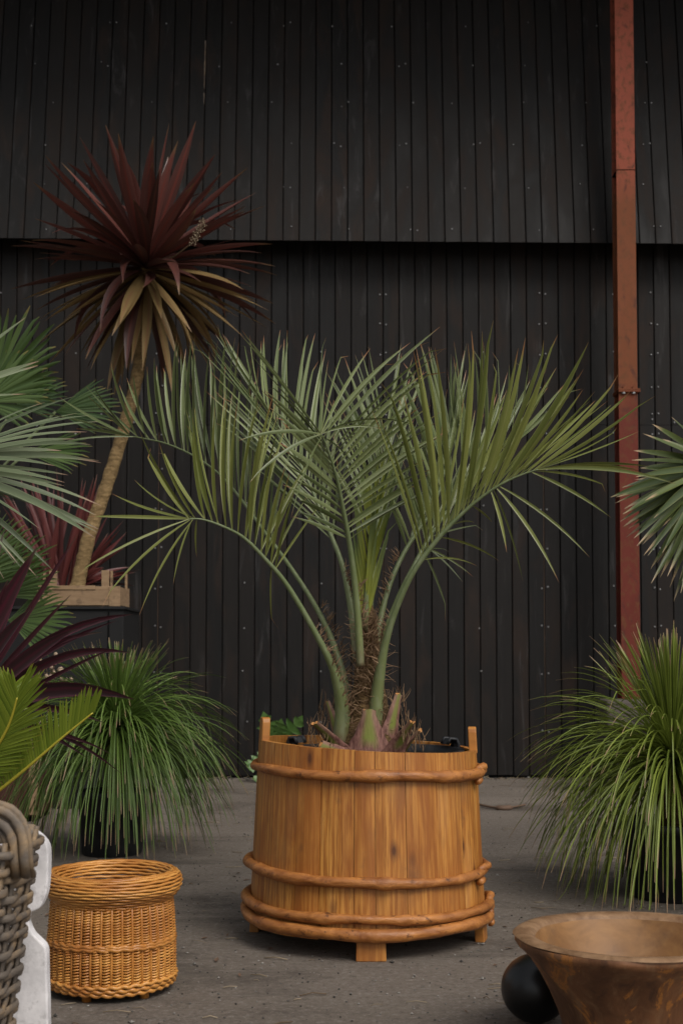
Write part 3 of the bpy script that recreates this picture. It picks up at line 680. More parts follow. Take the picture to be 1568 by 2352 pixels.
frond(None, [(818, 1520, 4.32), (806, 1400, 4.38), (786, 1300, 4.44), (760, 1230, 4.5), (735, 1170, 4.54), (705, 1100, 4.58), (670, 1030, 4.62), (630, 965, 4.66), (590, 915, 4.68)],
      .42, [.018, .0165, .0145, .0125, .0105, .009, .007, .005, .003],
      [(20, [(0, 590, 1080, 4.6), (.2, 520, 960, 4.6), (.4, 490, 870, 4.62), (.6, 470, 800, 4.64), (.8, 490, 762, 4.66), (1, 510, 780, 4.7)], -.01),
       (20, [(0, 800, 1000, 4.85), (.2, 765, 885, 4.86), (.4, 740, 810, 4.88), (.6, 690, 775, 4.9), (.8, 650, 795, 4.9), (1, 565, 750, 4.9)], -.01)],
      [], M['butia'], False, .020)
frond(None, [(845, 1470, 4.36), (855, 1330, 4.46), (865, 1230, 4.5), (872, 1150, 4.54), (878, 1080, 4.57), (884, 1010, 4.6)],
      .45, [.017, .015, .0115, .009, .006, .003],
      [(15, [(0, 735, 1030, 4.5), (.4, 765, 890, 4.55), (.8, 800, 835, 4.6), (1, 850, 810, 4.62)], 0),
       (15, [(0, 955, 1000, 4.8), (.4, 960, 890, 4.8), (.8, 940, 835, 4.8), (1, 905, 800, 4.8)], 0)],
      [], M['butia'], False, .021)
# unopened spear of new leaves
frond('yellow-green unopened spear leaf', [(838, 1450, 4.27), (841, 1370, 4.26), (846, 1290, 4.26), (852, 1215, 4.27), (856, 1150, 4.28)],
      .02, [.014, .016, .012, .008, .004],
      [(9, [(0, 812, 1215, 4.24), (.4, 815, 1150, 4.22), (1, 820, 970, 4.25)], .0), (9, [(0, 897, 1210, 4.25), (.4, 905, 1130, 4.22), (1, 905, 960, 4.25)], .0), (8, [(0, 855, 1200, 4.20), (.5, 862, 1120, 4.2), (1, 870, 960, 4.22)], .0)],
      [], M['spear'], True, .022, twist=.2)
# trunk, leaf boots, fibres
m = MB(); base = P(845, 1735, 4.3)
pts = [P(846, y, 4.3) for y in (1745, 1700, 1640, 1570, 1500, 1430, 1390)]
tube(m, pts, [.105, .110, .070, .048, .038, .028, .015], 14, jit=.07); m.build('trunk', M['palmtrunk'], palm)
def boot(x0, y0, d0, x1, y1, d1, w0, w1, curl=.0, out=Vector((0, -1, 0))):
    """dead leaf base: a thick curved shell, wide at the foot, sawn off at the top"""
    a = P(x0, y0, d0); b = P(x1, y1, d1); n = 8; c = a.lerp(b, .55)+Vector((-(b.x-a.x)*curl, -(b.y-a.y)*curl, 0))
    pts = bez(a, c, b, n); m = MB(); vs = []; ts = []; fs = []; K = 9
    T = (b-a).normalized(); W = T.cross(out).normalized(); N = W.cross(T)
    if N.dot(out) < 0: N = -N
    for lay in (0, 1):
        for i, p in enumerate(pts):
            f = i/n; w = w0+(w1-w0)*min(1, f*1.15)**.85
            for k in range(K):
                u = 2*k/(K-1)-1; e = (rnd(-.10, .10)*w if abs(u) > .7 else 0)
                th = (.012+.008*(1-f))*(1-abs(u)**3*.9)
                vs.append(p+W*(u*w+e)+N*((-abs(u)**1.8)*w*.32-(th if lay else 0))+T*(rnd(-.004, .004) if i == n else 0)); ts.append(f)
    o = (n+1)*K
    for i in range(n):
        for k in range(K-1):
            q = i*K+k; fs.append((q, q+1, q+K+1, q+K)); fs.append((o+q+1, o+q, o+q+K, o+q+K+1))
        fs.append((i*K, i*K+K, o+i*K+K, o+i*K)); fs.append((i*K+K-1, o+i*K+K-1, o+i*K+2*K-1, i*K+2*K-1))
    m.add(vs, fs, ts, 0., [((k % K)/(K-1), ts[k]) for k in range(len(vs))]); bo = m.build('leaf_base', M['boot'], palm)
    cm = MB(); e = n*K; cm.add([vs[e+k] for k in range(1, K-1)]+[vs[o+e+k] for k in range(1, K-1)], [(k, k+1, K-2+k+1, K-2+k) for k in range(K-3)]); cm.build('cut_end', M['cut'], bo)
    return bo
boot(848, 1748, 4.135, 847, 1630, 4.145, .088, .022)
boot(785, 1748, 4.17, 722, 1664, 4.09, .046, .014, .25, Vector((-.5, -.85, .1)))
boot(902, 1748, 4.15, 948, 1660, 4.08, .050, .014, .2, Vector((.5, -.85, .1)))
boot(775, 1715, 4.30, 750, 1612, 4.36, .040, .011, .2, Vector((-.7, -.6, .1)))
boot(892, 1720, 4.22, 917, 1594, 4.24, .044, .014, .1, Vector((.5, -.8, .1)))
boot(925, 1745, 4.22, 968, 1680, 4.15, .044, .011, .25, Vector((.8, -.5, .1)))
boot(805, 1750, 4.12, 738, 1712, 4.05, .040, .018, .2, Vector((-.3, -.8, .4)))
fb = MB()
def hair(p, d, L, r=.0009, curl=.5):
    pts = [p]; q = p.copy(); d = d.normalized()
    for i in range(5):
        d = (d+Vector((rnd(-curl, curl), rnd(-curl, curl), rnd(-curl, curl)))*.5).normalized(); q = q+d*L/5; pts.append(q.copy())
    tube(fb, pts, [r, r, r*.9, r*.8, r*.6, r*.3], 3, r=rnd(0, 1), caps=False)
for i in range(430):
    y = rnd(1420, 1690); w = 14+26*max(0, (y-1400)/300)**1.3
    x = 846+rnd(-w, w); p = P(x, y, 4.3-rnd(.02, .075)); s = 1 if x > 846 else -1
    hair(p, Vector((s*rnd(-.3, 1), -rnd(0, .8), rnd(-.2, 1))), rnd(.03, .085), rnd(.0007, .0016), .8)
for (x0, y0, x1, y1, sd, d) in [(800, 1690, 770, 1560, 1, 4.2), (770, 1560, 716, 1440, 1, 4.17), (806, 1640, 764, 1470, 1, 4.36), (764, 1470, 725, 1390, 1, 4.45), (848, 1560, 862, 1440, -1, 4.3), (858, 1600, 905, 1400, -1, 4.2), (824, 1440, 812, 1340, 1, 4.2), (795, 1400, 780, 1300, 1, 4.4), (880, 1420, 930, 1260, -1, 4.4)]:
    for i in range(46):
        f = rnd(0, 1); p = P(x0+(x1-x0)*f+sd*rnd(6, 17), y0+(y1-y0)*f, d+rnd(-.01, .02)); hair(p, Vector((sd*rnd(.1, .8), -.2, rnd(.3, 1))), rnd(.012, .04), rnd(.0008, .0022), .5)
for (x, y, d) in [(722, 1668, 4.12), (945, 1665, 4.1), (752, 1618, 4.42), (915, 1600, 4.34), (962, 1690, 4.22), (735, 1722, 4.08)]:
    for i in range(26):
        dx = rnd(-18, 26) if x < 846 else rnd(-26, 18)
        hair(P(x+dx, y+rnd(0, 45), d), Vector((rnd(-.5, .5), -.2, 1)), rnd(.03, .06), rnd(.0009, .0019), .35)
stuff(fb.build('trunk_fibres', M['fibre'], palm))

# ================================================================== GRASS-LEAVED PLANTS IN POTS
def pot_tapered(name, cx, cy, rb, rt, h, label, cat='pot', mat='plastic'):
    t = thing(name, (cx, cy, 0), label, cat)
    m = MB(); lathe(m, [(0, 0), (rb-.008, 0), (rb, .008), (rt-.004, h-.035), (rt+.006, h-.033), (rt+.008, h-.004), (rt+.003, h), (rt-.008, h), (rt-.012, h-.05)], 40, (cx, cy, 0)); m.build('pot_wall', M[mat], t)
    m = MB(); lathe(m, [(0, h-.022), (rt*.5, h-.025), (rt-.008, h-.035)], 24, (cx, cy, 0)); m.build('soil', M['soil'], t)
    for k in (0, 1):
        a = R(-60+120*k); m = MB(); c = Vector((cx+rt*math.cos(a), cy+rt*math.sin(a)*-1, h-.02)); m.box(c.x-.02, c.x+.02, c.y-.012, c.y+.012, c.z-.012, c.z+.018); m.build('carry_handle', M[mat], t, False, .004)
    return t
def grass_plant(name, cx, cy, zc, L, n, mat, label, z0, stem, seed, updir=.0, lmin=.62):
    rs = random.Random(seed)
    t = thing(name, (cx, cy, z0), label, 'plant')
    m = MB(); tube(m, [Vector((cx, cy, z0-.03)), Vector((cx, cy, (z0+zc)/2)), Vector((cx, cy, zc-.01)), Vector((cx, cy, zc+.05))], [stem, stem*1.1, stem*.95, stem*.3], 12, jit=.08); m.build('stem', M['palmtrunk'], t)
    mb = MB()
    def leaf(az, el, ln, droop, w, p0, v):
        d = Vector((math.cos(az)*math.cos(el), math.sin(az)*math.cos(el), math.sin(el)))
        pts = [p0]; q = p0.copy(); seg = 11; e = el; kaz = az
        kink = rs.random() < .05; kp = rs.randint(5, 9)
        for i in range(seg):
            f = (i+1)/seg
            e -= droop/seg*(.55+1.1*f)*max(.06, abs(math.cos(max(e, -1.55)))**.8)
            e = max(e, -1.50)
            if kink and i == kp: e -= .9
            kaz += rs.uniform(-.02, .02)
            q = q+Vector((math.cos(kaz)*math.cos(e), math.sin(kaz)*math.cos(e), math.sin(e)))*ln/seg; 
            if q.z < .012: q.z = .012+rs.uniform(0, .004)
            pts.append(q.copy())
        ws = [w*1.3]+[w*(1.05-.35*i/seg) for i in range(1, seg)]+[w*.3]
        W = Vector((-math.sin(az), math.cos(az), 0)); W = Matrix.Rotation(rs.uniform(-.7, .7), 3, d) @ W
        ribbon(mb, pts, ws, W, .35, v)
    for i in range(n):
        u = (i+.5)/n
        if u < .24: el = R(88-30*(u/.24)**.8)
        else: el = math.asin(max(-.55, .85-1.30*((u-.24)/.76)**.95))
        el += rs.uniform(-.12, .12); az = i*2.39996+rs.uniform(-.3, .3)
        up = max(0, math.sin(el))
        ln = L*(lmin+(1-lmin)*(1-up**2.0))*rs.uniform(.84, 1.10)
        droop = (1.55 if el < .75 else 1.2)*rs.uniform(.6, 1.25) if el < 1.0 else rs.uniform(.08, .55)
        p0 = Vector((cx, cy, zc))+Vector((math.cos(az)*math.cos(el), math.sin(az)*math.cos(el), math.sin(el)*1.2))*stem*.8
        p0.z += rs.uniform(-.06, .03)
        leaf(az, el, ln, droop, rs.uniform(.0056, .0082), p0, rs.random())
    stuff(mb.build('leaves', mat, t)); return t
gx, gy = (262-CX)*6.05/FPX, 6.05
pot_tapered('plant_pot', gx, gy, .138, .158, .29, 'round black plastic pot under the blue-green grassy plant left of the tub')
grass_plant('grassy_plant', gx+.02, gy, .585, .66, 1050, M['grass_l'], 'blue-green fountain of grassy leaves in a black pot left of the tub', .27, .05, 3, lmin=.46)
gx2, gy2 = (1545-CX)*4.98/FPX, 4.98
pot_tapered('plant_pot', gx2, gy2, .175, .205, .285, 'round black plastic pot under the yellow-green grassy plant by the steel post')
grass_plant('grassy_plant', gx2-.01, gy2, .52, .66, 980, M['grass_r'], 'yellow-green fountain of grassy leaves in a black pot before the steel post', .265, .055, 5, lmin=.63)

# ================================================================== CORDYLINE TREE IN CRATE ON BLACK PLINTH
pl = thing('plinth', (P(150, 1500, 8.1).x, 8.12, 0), 'tall matt charcoal box plinth carrying the fruit crate', 'plinth')
zpl = P(200, 1393, 7.82).z; xr = (284-CX)*7.82/FPX
MB().box(xr-.98, xr, 7.82, 8.42, 0, zpl-.018).build('body', M['charcoal'], pl, False, .004)
MB().box(xr-1.0, xr+.012, 7.805, 8.435, zpl-.018, zpl).build('top_board', M['charcoal'], pl, False, .003)
MB().box((250-CX)*7.82/FPX-.004, (250-CX)*7.82/FPX+.004, 7.815, 7.83, .05, zpl-.03).build('seam', M['void'], pl, False)
cx0, cx1 = (84-CX)*7.84/FPX, (276-CX)*7.84/FPX; cz = zpl; cy0, cy1 = 7.84, 8.20
crate = thing('wooden_crate', ((cx0+cx1)/2, 8.02, cz), 'weathered slatted fruit crate on the black plinth', 'crate')
sc_ = 7.84/FPX
z_b = cz+.008; z_m = P(0, 1345, 7.84).z; z_t = P(0, 1311, 7.84).z
for (a, b, z0, z1, y) in [(cx0, cx1-.064, z_b, z_m-.026, cy0), (cx0+.01, cx1-.15, z_m-.024, z_m, cy0-.006), (cx0, cx1-.004, z_b, z_m, cy1-.01)]:
    MB().box(a, b, y, y+.011, z0, z1).build('slat', M['crate'], crate, False, .0015)
MB().box(cx1-.066, cx1, cy0-.004, cy0+.010, z_b-.006, z_m-.004).build('slat', M['crate'], crate, False, .0015)
MB().box(cx1-.15, cx1-.066, cy0+.004, cy0+.012, z_m-.025, z_m-.004).build('slat', M['crate'], crate, False, .0015)
for xx in (cx0+.001, cx1-.011):
    MB().box(xx, xx+.010, cy0+.012, cy1-.012, z_b, z_m-.008).build('end_board', M['crate'], crate, False, .0015)
for (xx, yy, w, dd) in [(cx0+.07, cy0+.013, .048, .012), (cx0+.012, cy1-.03, .022, .016), (cx1-.116, cy0+.013, .046, .012), (cx1-.064, cy0+.020, .012, .03), (cx1-.024, cy1-.05, .012, .03), (cx0+.03, cy0+.03, .014, .02)]:
    MB().box(xx, xx+w, yy, yy+dd, z_b, z_t+rnd(-.004, .004)).build('corner_post', M['crate'], crate, False, .001)
for i in range(5):
    y = cy0+.02+i*.072; MB().box(cx0+.012, cx1-.012, y, y+.055, cz, cz+.009).build('base_slat', M['crate'], crate, False, .001)
MB().box(cx0+.02, cx1-.02, cy0+.022, cy1-.02, cz+.009, z_m-.03).build('soil', M['soil'], crate, False)

CR = Vector(P(335, 603, 8.0)); cb = Vector(P(180, 1352, 8.0))
cord = thing('cordyline_tree', (cb.x, cb.y, z_m-.03), 'dark maroon cordyline rosette on a leaning bare trunk in the crate', 'tree')
tp = [P(176, 1365, 8.0), P(186, 1310, 8.0), P(207, 1225, 8.0), P(240, 1130, 8.0), P(272, 1030, 8.0), P(300, 930, 8.0), P(318, 850, 8.0), P(330, 760, 8.0), P(336, 660, 8.0), P(337, 610, 8.0)]
m = MB(); cs = [Vector(q) for q in catmull(tp, 8)]
tube(m, cs, [.045-.009*math.sin(min(1, i/70)*1.2)+.0022*math.sin(i*1.9)+(.012 if i < 4 else 0) for i in range(len(cs))], 12, jit=.05); m.build('trunk', M['bark'], cord)
CORDW = [.55, .62, .78, .95, 1, .97, .86, .62, .33, .03]
rs = random.Random(11)
NL = 150
for i in range(NL):
    u = (i+.5)/NL; el = math.asin(1-1.93*u**.93); az = i*2.39996+rs.uniform(-.25, .25); el += rs.uniform(-.1, .1)
    d = Vector((math.cos(az)*math.cos(el), math.sin(az)*math.cos(el), math.sin(el)))
    L = rs.uniform(.68, .86)*(1 if el > -.3 else .95)
    droop = (.10 if el > .35 else .34 if el > -.2 else .28)*rs.uniform(.5, 1.3)
    p0 = CR+d*.028+Vector((0, 0, .05*math.sin(el)-.03)); pts = [p0]; q = p0.copy(); e = el; seg = 9; kz = rs.uniform(-.05, .05)
    if rs.random() < .14: droop += rs.uniform(.5, 1.2)
    for k in range(seg):
        az += kz
        e = max(-1.52, e-droop/seg*(.4+1.2*k/seg)); q = q+Vector((math.cos(az)*math.cos(e), math.sin(az)*math.cos(e), math.sin(e)))*L/seg; pts.append(q.copy())
    w = rs.uniform(.054, .076)*(1.0 if el < .3 else 1.08)
    W = Matrix.Rotation(rs.uniform(-.5, .5), 3, d) @ Vector((-math.sin(az), math.cos(az), 0))
    mt = M['cord_red'] if el > .30 else (M['cord_dark'] if el > -.15 else (M['cord_olive'] if rs.random() < .66 else M['cord_dark']))
    if .0 < el <= .5 and rs.random() < .4: mt = M['cord_dark']
    m = MB(); ribbon(m, pts, [w*k for k in CORDW], W, rs.uniform(.12, .30), rs.random()); m.build('leaf', mt, cord)
fs_ = MB()
for i in range(160):
    f = rs.random(); p = P(440+f*30+rs.uniform(-9, 9), 560-f*55+rs.uniform(-8, 8), 7.65+rs.uniform(-.03, .03)); s = rs.uniform(.003, .006)
    fs_.add([p+Vector((s, 0, 0)), p-Vector((s, 0, 0)), p+Vector((0, s, 0)), p-Vector((0, s, 0)), p+Vector((0, 0, s)), p-Vector((0, 0, s))], [(0, 2, 4), (2, 1, 4), (1, 3, 4), (3, 0, 4), (2, 0, 5), (1, 2, 5), (3, 1, 5), (0, 3, 5)], r=rs.random())
tube(fs_, [CR+Vector((.02, -.02, .0)), P(400, 590, 7.75), P(445, 555, 7.66), P(470, 505, 7.64)], [.006, .005, .004, .002], 5)
fo_ = fs_.build('flower_stalk', M['straw'], cord); fo_['label'] = 'dry straw-coloured flower spray'
# red shoots in the same crate
sh = thing('red_cordyline', (P(130, 1340, 8.1).x, 8.1, z_m-.03), 'young red sword-leaved cordyline shoots filling the crate behind the trunk', 'plant')
tips = [(64, 1074), (47, 1098), (86, 1110), (125, 1114), (146, 1134), (190, 1098), (216, 1096), (224, 1088), (284, 1196), (276, 1217), (236, 1303), (300, 1302), (270, 1318), (10, 1132), (30, 1146), (105, 1090), (75, 1130), (165, 1150), (200, 1140), (20, 1190), (250, 1180), (262, 1255), (290, 1255), (285, 1318), (296, 1328), (-20, 1200), (140, 1180), (110, 1160), (180, 1190), (60, 1160), (130, 1075), (-10, 1100)]
for i, (x, y) in enumerate(tips*2):
    if i >= len(tips): x += rs.uniform(-30, 30); y += rs.uniform(5, 60)
    bx = 118+rs.uniform(-12, 30) if x < 180 else 150+rs.uniform(-15, 30)
    if y > 1290: bx = 165+rs.uniform(-10, 15)
    dd = 8.1+rs.uniform(-.16, .08) if x < 240 or y < 1240 else 8.1+rs.uniform(-.06, .1)
    a = P(bx, 1352, 8.1); b = P(x, y, dd+.05)
    c = a.lerp(b, .5)+Vector((0, 0, rs.uniform(.0, .05))); pts = bez(a, c, b, 9); w = rs.uniform(.026, .040)
    m = MB(); ribbon(m, pts, [w*k for k in CORDW], Vector((1, rs.uniform(-.8, .8), .2)), .25, rs.random()); m.build('leaf', M['shoot'], sh)

# ================================================================== FAN PALMS AT THE EDGES
def fan_leaf(parent, hub, axis, nrm, nseg, spread, L, split, mat, pet_from, width=None, lenf=None, cup=.25, droop=.12, rs=random, jit=.03, tipw=.5, pet_r=.007):
    axis = axis.normalized(); nrm = (nrm-axis*nrm.dot(axis)).normalized()
    m = MB(); mid = hub.lerp(pet_from, .5)+Vector((0, 0, .04)); tube(m, bez(pet_from, mid, hub, 8), [pet_r*1.5]*3+[pet_r]*6, 6); fr = m.build('frond', M['petiole'], parent)
    dth = spread/nseg
    for i in range(nseg):
        th = (i+.5)/nseg*spread-spread/2+rs.uniform(-.25, .25)*dth
        d = Matrix.Rotation(th, 3, nrm) @ axis
        ln = L*(lenf(th) if lenf else 1-.22*abs(th)/(spread/2))*rs.uniform(.92, 1.05)
        wmax = width if width else 2*math.tan(dth/2)*ln*split*1.06
        seg = 9; pts = []; ws = []
        for k in range(seg+1):
            f = k/seg; p = hub+d*ln*f+nrm*(cup*ln*f*f)*(.3+abs(th)/spread)+Vector((0, 0, -droop*ln*f*f*(1+.8*f)))
            if k == seg: p += Vector((rs.uniform(-1, 1), rs.uniform(-1, 1), rs.uniform(-1.4, .3)))*jit*ln
            pts.append(p)
            ws.append(max(.004, wmax*min(1, f/split)) if f <= split else max(.0012, wmax*(1-(f-split)/(1-split)*(1-.02))**tipw))
        W = nrm.cross(d)
        m = MB(); ribbon(m, pts, ws, Matrix.Rotation(rs.uniform(-.25, .25), 3, d) @ W, rs.choice((-1, 1))*.28 if width is None else .3, rs.random()); m.build('leaflet', mat, fr)
    return fr
rs = random.Random(21)
# grey-blue fan palm, near left
bp = thing('fan_palm', (-1.78, 5.0, 0), 'pale blue-green fan palm with long stiff leaflets before the crate plinth', 'palm')
crown = Vector((-1.72, 5.0, 1.30))
m = MB(); tube(m, [Vector((-1.78, 5.0, 0)), Vector((-1.77, 5.0, .6)), Vector((-1.73, 5.0, 1.2)), crown], [.09, .085, .08, .05], 12, jit=.06); m.build('trunk', M['palmtrunk'], bp)
def tip_fan(parent, hub, tips, mat, pet_from, w, depth, sag, wref, rs, pet_r=.008, wf=None):
    """fan leaf whose segments end at the given points"""
    m = MB(); mid = hub.lerp(pet_from, .5)+Vector((0, 0, .05)); tube(m, bez(pet_from, mid, hub, 8), [pet_r*1.5]*3+[pet_r]*6, 6); fr = m.build('frond', M['petiole'], parent)
    f = wf or [.35, .62, .82, .95, 1, .97, .88, .70, .42, .03]
    for t in tips:
        x, y = t[:2]; b = P(x, y, depth+rs.uniform(-.22, .22)); L = (b-hub).length
        a = hub+(b-hub)*rs.uniform(.0, .03); c = a.lerp(b, .5)+Vector((0, 0, L*sag*rs.uniform(.6, 1.3)))
        pts = bez(a, c, b, 9); ww = w*rs.uniform(.8, 1.15)*(t[2] if len(t) > 2 else 1)
        d = (b-a).normalized()
        m = MB(); ribbon(m, pts, [ww*k for k in f], Matrix.Rotation(rs.uniform(-.55, .55), 3, d) @ wref.cross(d), .22, rs.random()); m.build('leaflet', mat, fr)
    return fr
tip_fan(bp, P(-170, 1078, 4.85), [(104, 924, .6), (178, 949), (205, 954), (234, 968, 1.1), (200, 992), (172, 1008), (208, 1021, 1.1), (142, 1035), (233, 1063), (228, 1058, .7), (127, 1070, .7), (157, 1091, .7), (149, 1108, .8), (148, 1116, .7), (234, 1162, .7), (222, 1184, 1.), (227, 1215, 1.1), (225, 1223, .8), (218, 1235), (91, 1214, .7), (33, 1154, .6), (121, 1309, .9), (84, 1323, .7), (64, 1322, .5), (40, 1292, .6), (33, 1291, .5), (172, 910, .5), (10, 1330, .7), (-30, 1330), (-80, 1340), (-130, 1340), (-60, 900), (-200, 1330), (-300, 1250), (-330, 1150), (-340, 1050)], M['brahea'], crown, .026, 4.75, .10, Vector((.1, -.85, .5)), rs)
tip_fan(bp, P(-185, 930, 5.05), [(61, 728, .8), (91, 829, 1.), (88, 840, .7), (-20, 700), (-90, 680), (60, 905, .7), (-160, 660), (-230, 700), (-300, 760)], M['brahea'], crown, .026, 5.0, .04, Vector((.1, -.9, .3)), rs)
# dark windmill palm behind it
wp = thing('fan_palm', (-2.15, 6.45, 0), 'dark green windmill palm with pleated fans between the crate and the blue-green palm', 'palm')
wc = Vector((-2.1, 6.45, 1.35))
m = MB(); tube(m, [Vector((-2.15, 6.45, 0)), Vector((-2.14, 6.45, .7)), Vector((-2.12, 6.45, 1.25)), wc], [.10, .10, .09, .05], 12, jit=.1); m.build('trunk', M['palmtrunk'], wp)
def wfan(hx, hy, d, ax, ay, ny, L, nseg, spread, mat, nx=0., cup=.2, droop=.05):
    hub = P(hx, hy, d); axis = P(hx+ax, hy+ay, d-.05)-hub
    fan_leaf(wp, hub, axis, Vector((nx, ny, .35)), nseg, R(spread), L, .62, M[mat], wc, cup=cup, droop=droop, rs=rs, jit=.02, tipw=.55)
wfan(-22, 905, 6.2, 70, -110, -1., .50, 22, 120, 'wind_b')
wfan(-40, 925, 6.1, 90, -40, -1., .40, 16, 100, 'wind_b')
wfan(38, 932, 6.6, 95, -45, -1., .31, 15, 85, 'wind', cup=.1)
wfan(128, 946, 6.6, 120, -22, -1., .365, 16, 75, 'wind', cup=.1, nx=-.2)
wfan(60, 1040, 6.5, 120, -5, -1., .37, 12, 50, 'wind_b')
wfan(-70, 1330, 6.0, 80, -90, -1., .43, 18, 70, 'wind_b')
wfan(-30, 1345, 6.1, 110, -80, -1., .42, 12, 50, 'wind_b')
wfan(-10, 1370, 6.2, 120, -50, -1., .38, 12, 50, 'wind_b')
wfan(20, 1425, 6.2, 120, -10, -1., .36, 18, 90, 'wind_b')
# palm with burnt tips at the right edge
rp = thing('fan_palm', (2.02, 5.7, 0), 'green fan palm with straw-coloured burnt tips beside the steel post', 'palm')
rc = Vector((2.0, 5.7, 1.45))
m = MB(); tube(m, [Vector((2.02, 5.7, 0)), Vector((2.02, 5.7, .7)), rc-Vector((0, 0, .1)), rc], [.10, .10, .09, .06], 12, jit=.1); m.build('trunk', M['palmtrunk'], rp)
rt = [(1540, 957), (1497, 974), (1476, 996), (1454, 1035), (1449, 1057), (1459, 1095), (1427, 1120), (1401, 1142), (1411, 1156), (1432, 1169), (1430, 1181), (1423, 1198), (1432, 1208), (1455, 1236), (1461, 1254), (1486, 1277), (1493, 1307), (1515, 1326), (1537, 1349), (1562, 1362), (1510, 980, .8), (1520, 1008), (1470, 1075), (1480, 1150), (1500, 1190), (1490, 1225), (1520, 1270), (1545, 1300), (1585, 1370), (1610, 1380), (1570, 930), (1600, 920), (1640, 900), (1700, 900), (1650, 1385), (1700, 1370), (1560, 1330), (1475, 1250)]
tip_fan(rp, P(1648, 1072, 5.5), rt, M['rightfan'], rc, .030, 5.3, .045, Vector((.1, -.9, .4)), rs)
tip_fan(rp, P(1652, 1085, 5.65), [(x+rs.uniform(-5, 25), y+rs.uniform(-10, 40)) for x, y, *_ in rt if y > 1050], M['rightfan'], rc, .028, 5.5, .03, Vector((.1, -.9, .4)), rs)
# ================================================================== PURPLE SWORD-LEAVED PLANT
ph = thing('purple_flax', (-1.45, 4.75, 0), 'burgundy sword-leaved flax with glossy arching leaves before the plinth', 'plant')
pot = thing('plant_pot', (-1.45, 4.75, 0), 'black pot holding the burgundy sword-leaved flax', 'pot')
m = MB(); lathe(m, [(0, 0), (.15, 0), (.18, .30), (.19, .32), (.175, .32), (.17, .28), (0, .275)], 32, (-1.45, 4.75, 0)); m.build('pot_wall', M['plastic'], pot)
pb = Vector((-1.42, 4.75, .62))
m = MB(); tube(m, [Vector((-1.45, 4.75, .26)), Vector((-1.44, 4.75, .45)), pb], [.03, .028, .025], 8, jit=.1); m.build('stem', M['bark'], ph)
for (x, y, d, bend, w) in [(86, 1256, 4.6, .05, .060), (180, 1226, 4.6, .02, .022), (71, 1397, 4.4, .10, .050), (164, 1365, 4.5, .03, .020), (304, 1411, 4.7, .20, .034), (270, 1425, 4.6, .12, .020), (236, 1452, 4.6, .20, .024), (174, 1444, 4.4, .12, .052), (302, 1500, 4.7, .27, .034), (266, 1487, 4.6, .06, .016), (308, 1606, 4.5, .20, .060), (256, 1732, 4.6, .22, .020), (282, 1779, 4.6, .24, .020), (202, 1742, 4.5, .20, .026), (240, 1660, 4.7, .18, .030), (60, 1300, 4.8, .06, .040), (10, 1220, 4.8, .04, .045), (-30, 1260, 4.9, .04, .05), (-120, 1240, 4.8, .04, .05), (-200, 1400, 4.7, .1, .05), (150, 1500, 4.8, .12, .03), (20, 1330, 4.5, .08, .042), (-60, 1700, 4.5, .2, .04)]:
    b = P(x, y, d); a = pb+Vector((rs.uniform(-.02, .02), rs.uniform(-.02, .02), rs.uniform(-.08, .03))); L = (b-a).length
    c = a.lerp(b, .45)+Vector((0, 0, L*bend*1.3)); pts = bez(a, c, b, 12)
    f = [.5, .6, .72, .84, .93, .99, 1, .98, .92, .80, .60, .33, .03]
    m = MB(); ribbon(m, pts, [w*k for k in f], Vector((0, -.35, 1)) if abs(b.x-a.x) > .3 else Vector((1, 0, .3)), .3, rs.random()); m.build('leaf', M['phorm'], ph)

# ================================================================== CYCAD
cyc = thing('cycad', (-1.30, 3.75, 0), 'bright yellow-green cycad with comb-like fronds behind the white cast slab', 'plant')
pot = thing('plant_pot', (-1.30, 3.75, 0), 'black pot holding the yellow-green cycad', 'pot')
m = MB(); lathe(m, [(0, 0), (.14, 0), (.17, .26), (.18, .28), (.165, .28), (.16, .24), (0, .235)], 32, (-1.30, 3.75, 0)); m.build('pot_wall', M['plastic'], pot)
m = MB(); tube(m, [Vector((-1.30, 3.75, .2)), Vector((-1.30, 3.75, .30)), Vector((-1.29, 3.75, .42))], [.09, .10, .05], 12, jit=.1); m.build('trunk', M['palmtrunk'], cyc)
def cycad_frond(pts, start, n, Lu, au, Ld, ad, width=.0085):
    cs = [Vector(q) for q in catmull([P(*p) if len(p) == 3 else Vector(p[:3]) for p in pts], 8)]
    m = MB(); k = len(cs); tube(m, cs, [.0075-.005*i/k for i in range(k)], 6); fr = m.build('frond', M['yrachis'], cyc)
    for side, L0, ang in ((1, Lu, au), (-1, Ld, ad)):
        if not L0: continue
        for i in range(n):
            f = start+(1-start)*i/(n-1); q = f*(k-1); j = min(int(q), k-2); r0 = cs[j].lerp(cs[j+1], q-j); T = (cs[j+1]-cs[j]).normalized()
            g = (f-start)/(1-start); L = L0*(.55+.45*math.sin(min(1, g*1.6+.15)*math.pi/2))*(1 if g < .85 else 1-.30*(g-.85)/.15)*rs.uniform(.93, 1.05)
            base = Vector((0, -1, 0)); up = base.cross(T)*-1
            if up.z < 0: up = -up
            up = up*side; th = R(ang-34*g*g+rs.uniform(-3, 3)); d = T*math.cos(th)+up*math.sin(th)+base*(.18 if side > 0 else -.1)
            d.normalize(); pp = [r0+d*L*t+Vector((0, 0, -.10*L*t*t)) for t in (0, .2, .4, .6, .8, 1)]
            m = MB(); ribbon(m, pp, [width*s for s in (.75, 1, 1, .95, .75, .08)], T, .2, rs.random()); m.build('leaflet', M['cycad'], fr)
cycad_frond([(-210, 1960, 3.75), (-120, 1905, 3.70), (0, 1814, 3.66), (70, 1757, 3.64), (140, 1697, 3.62), (214, 1637, 3.60)], .33, 44, .122, 64, .0, 60)
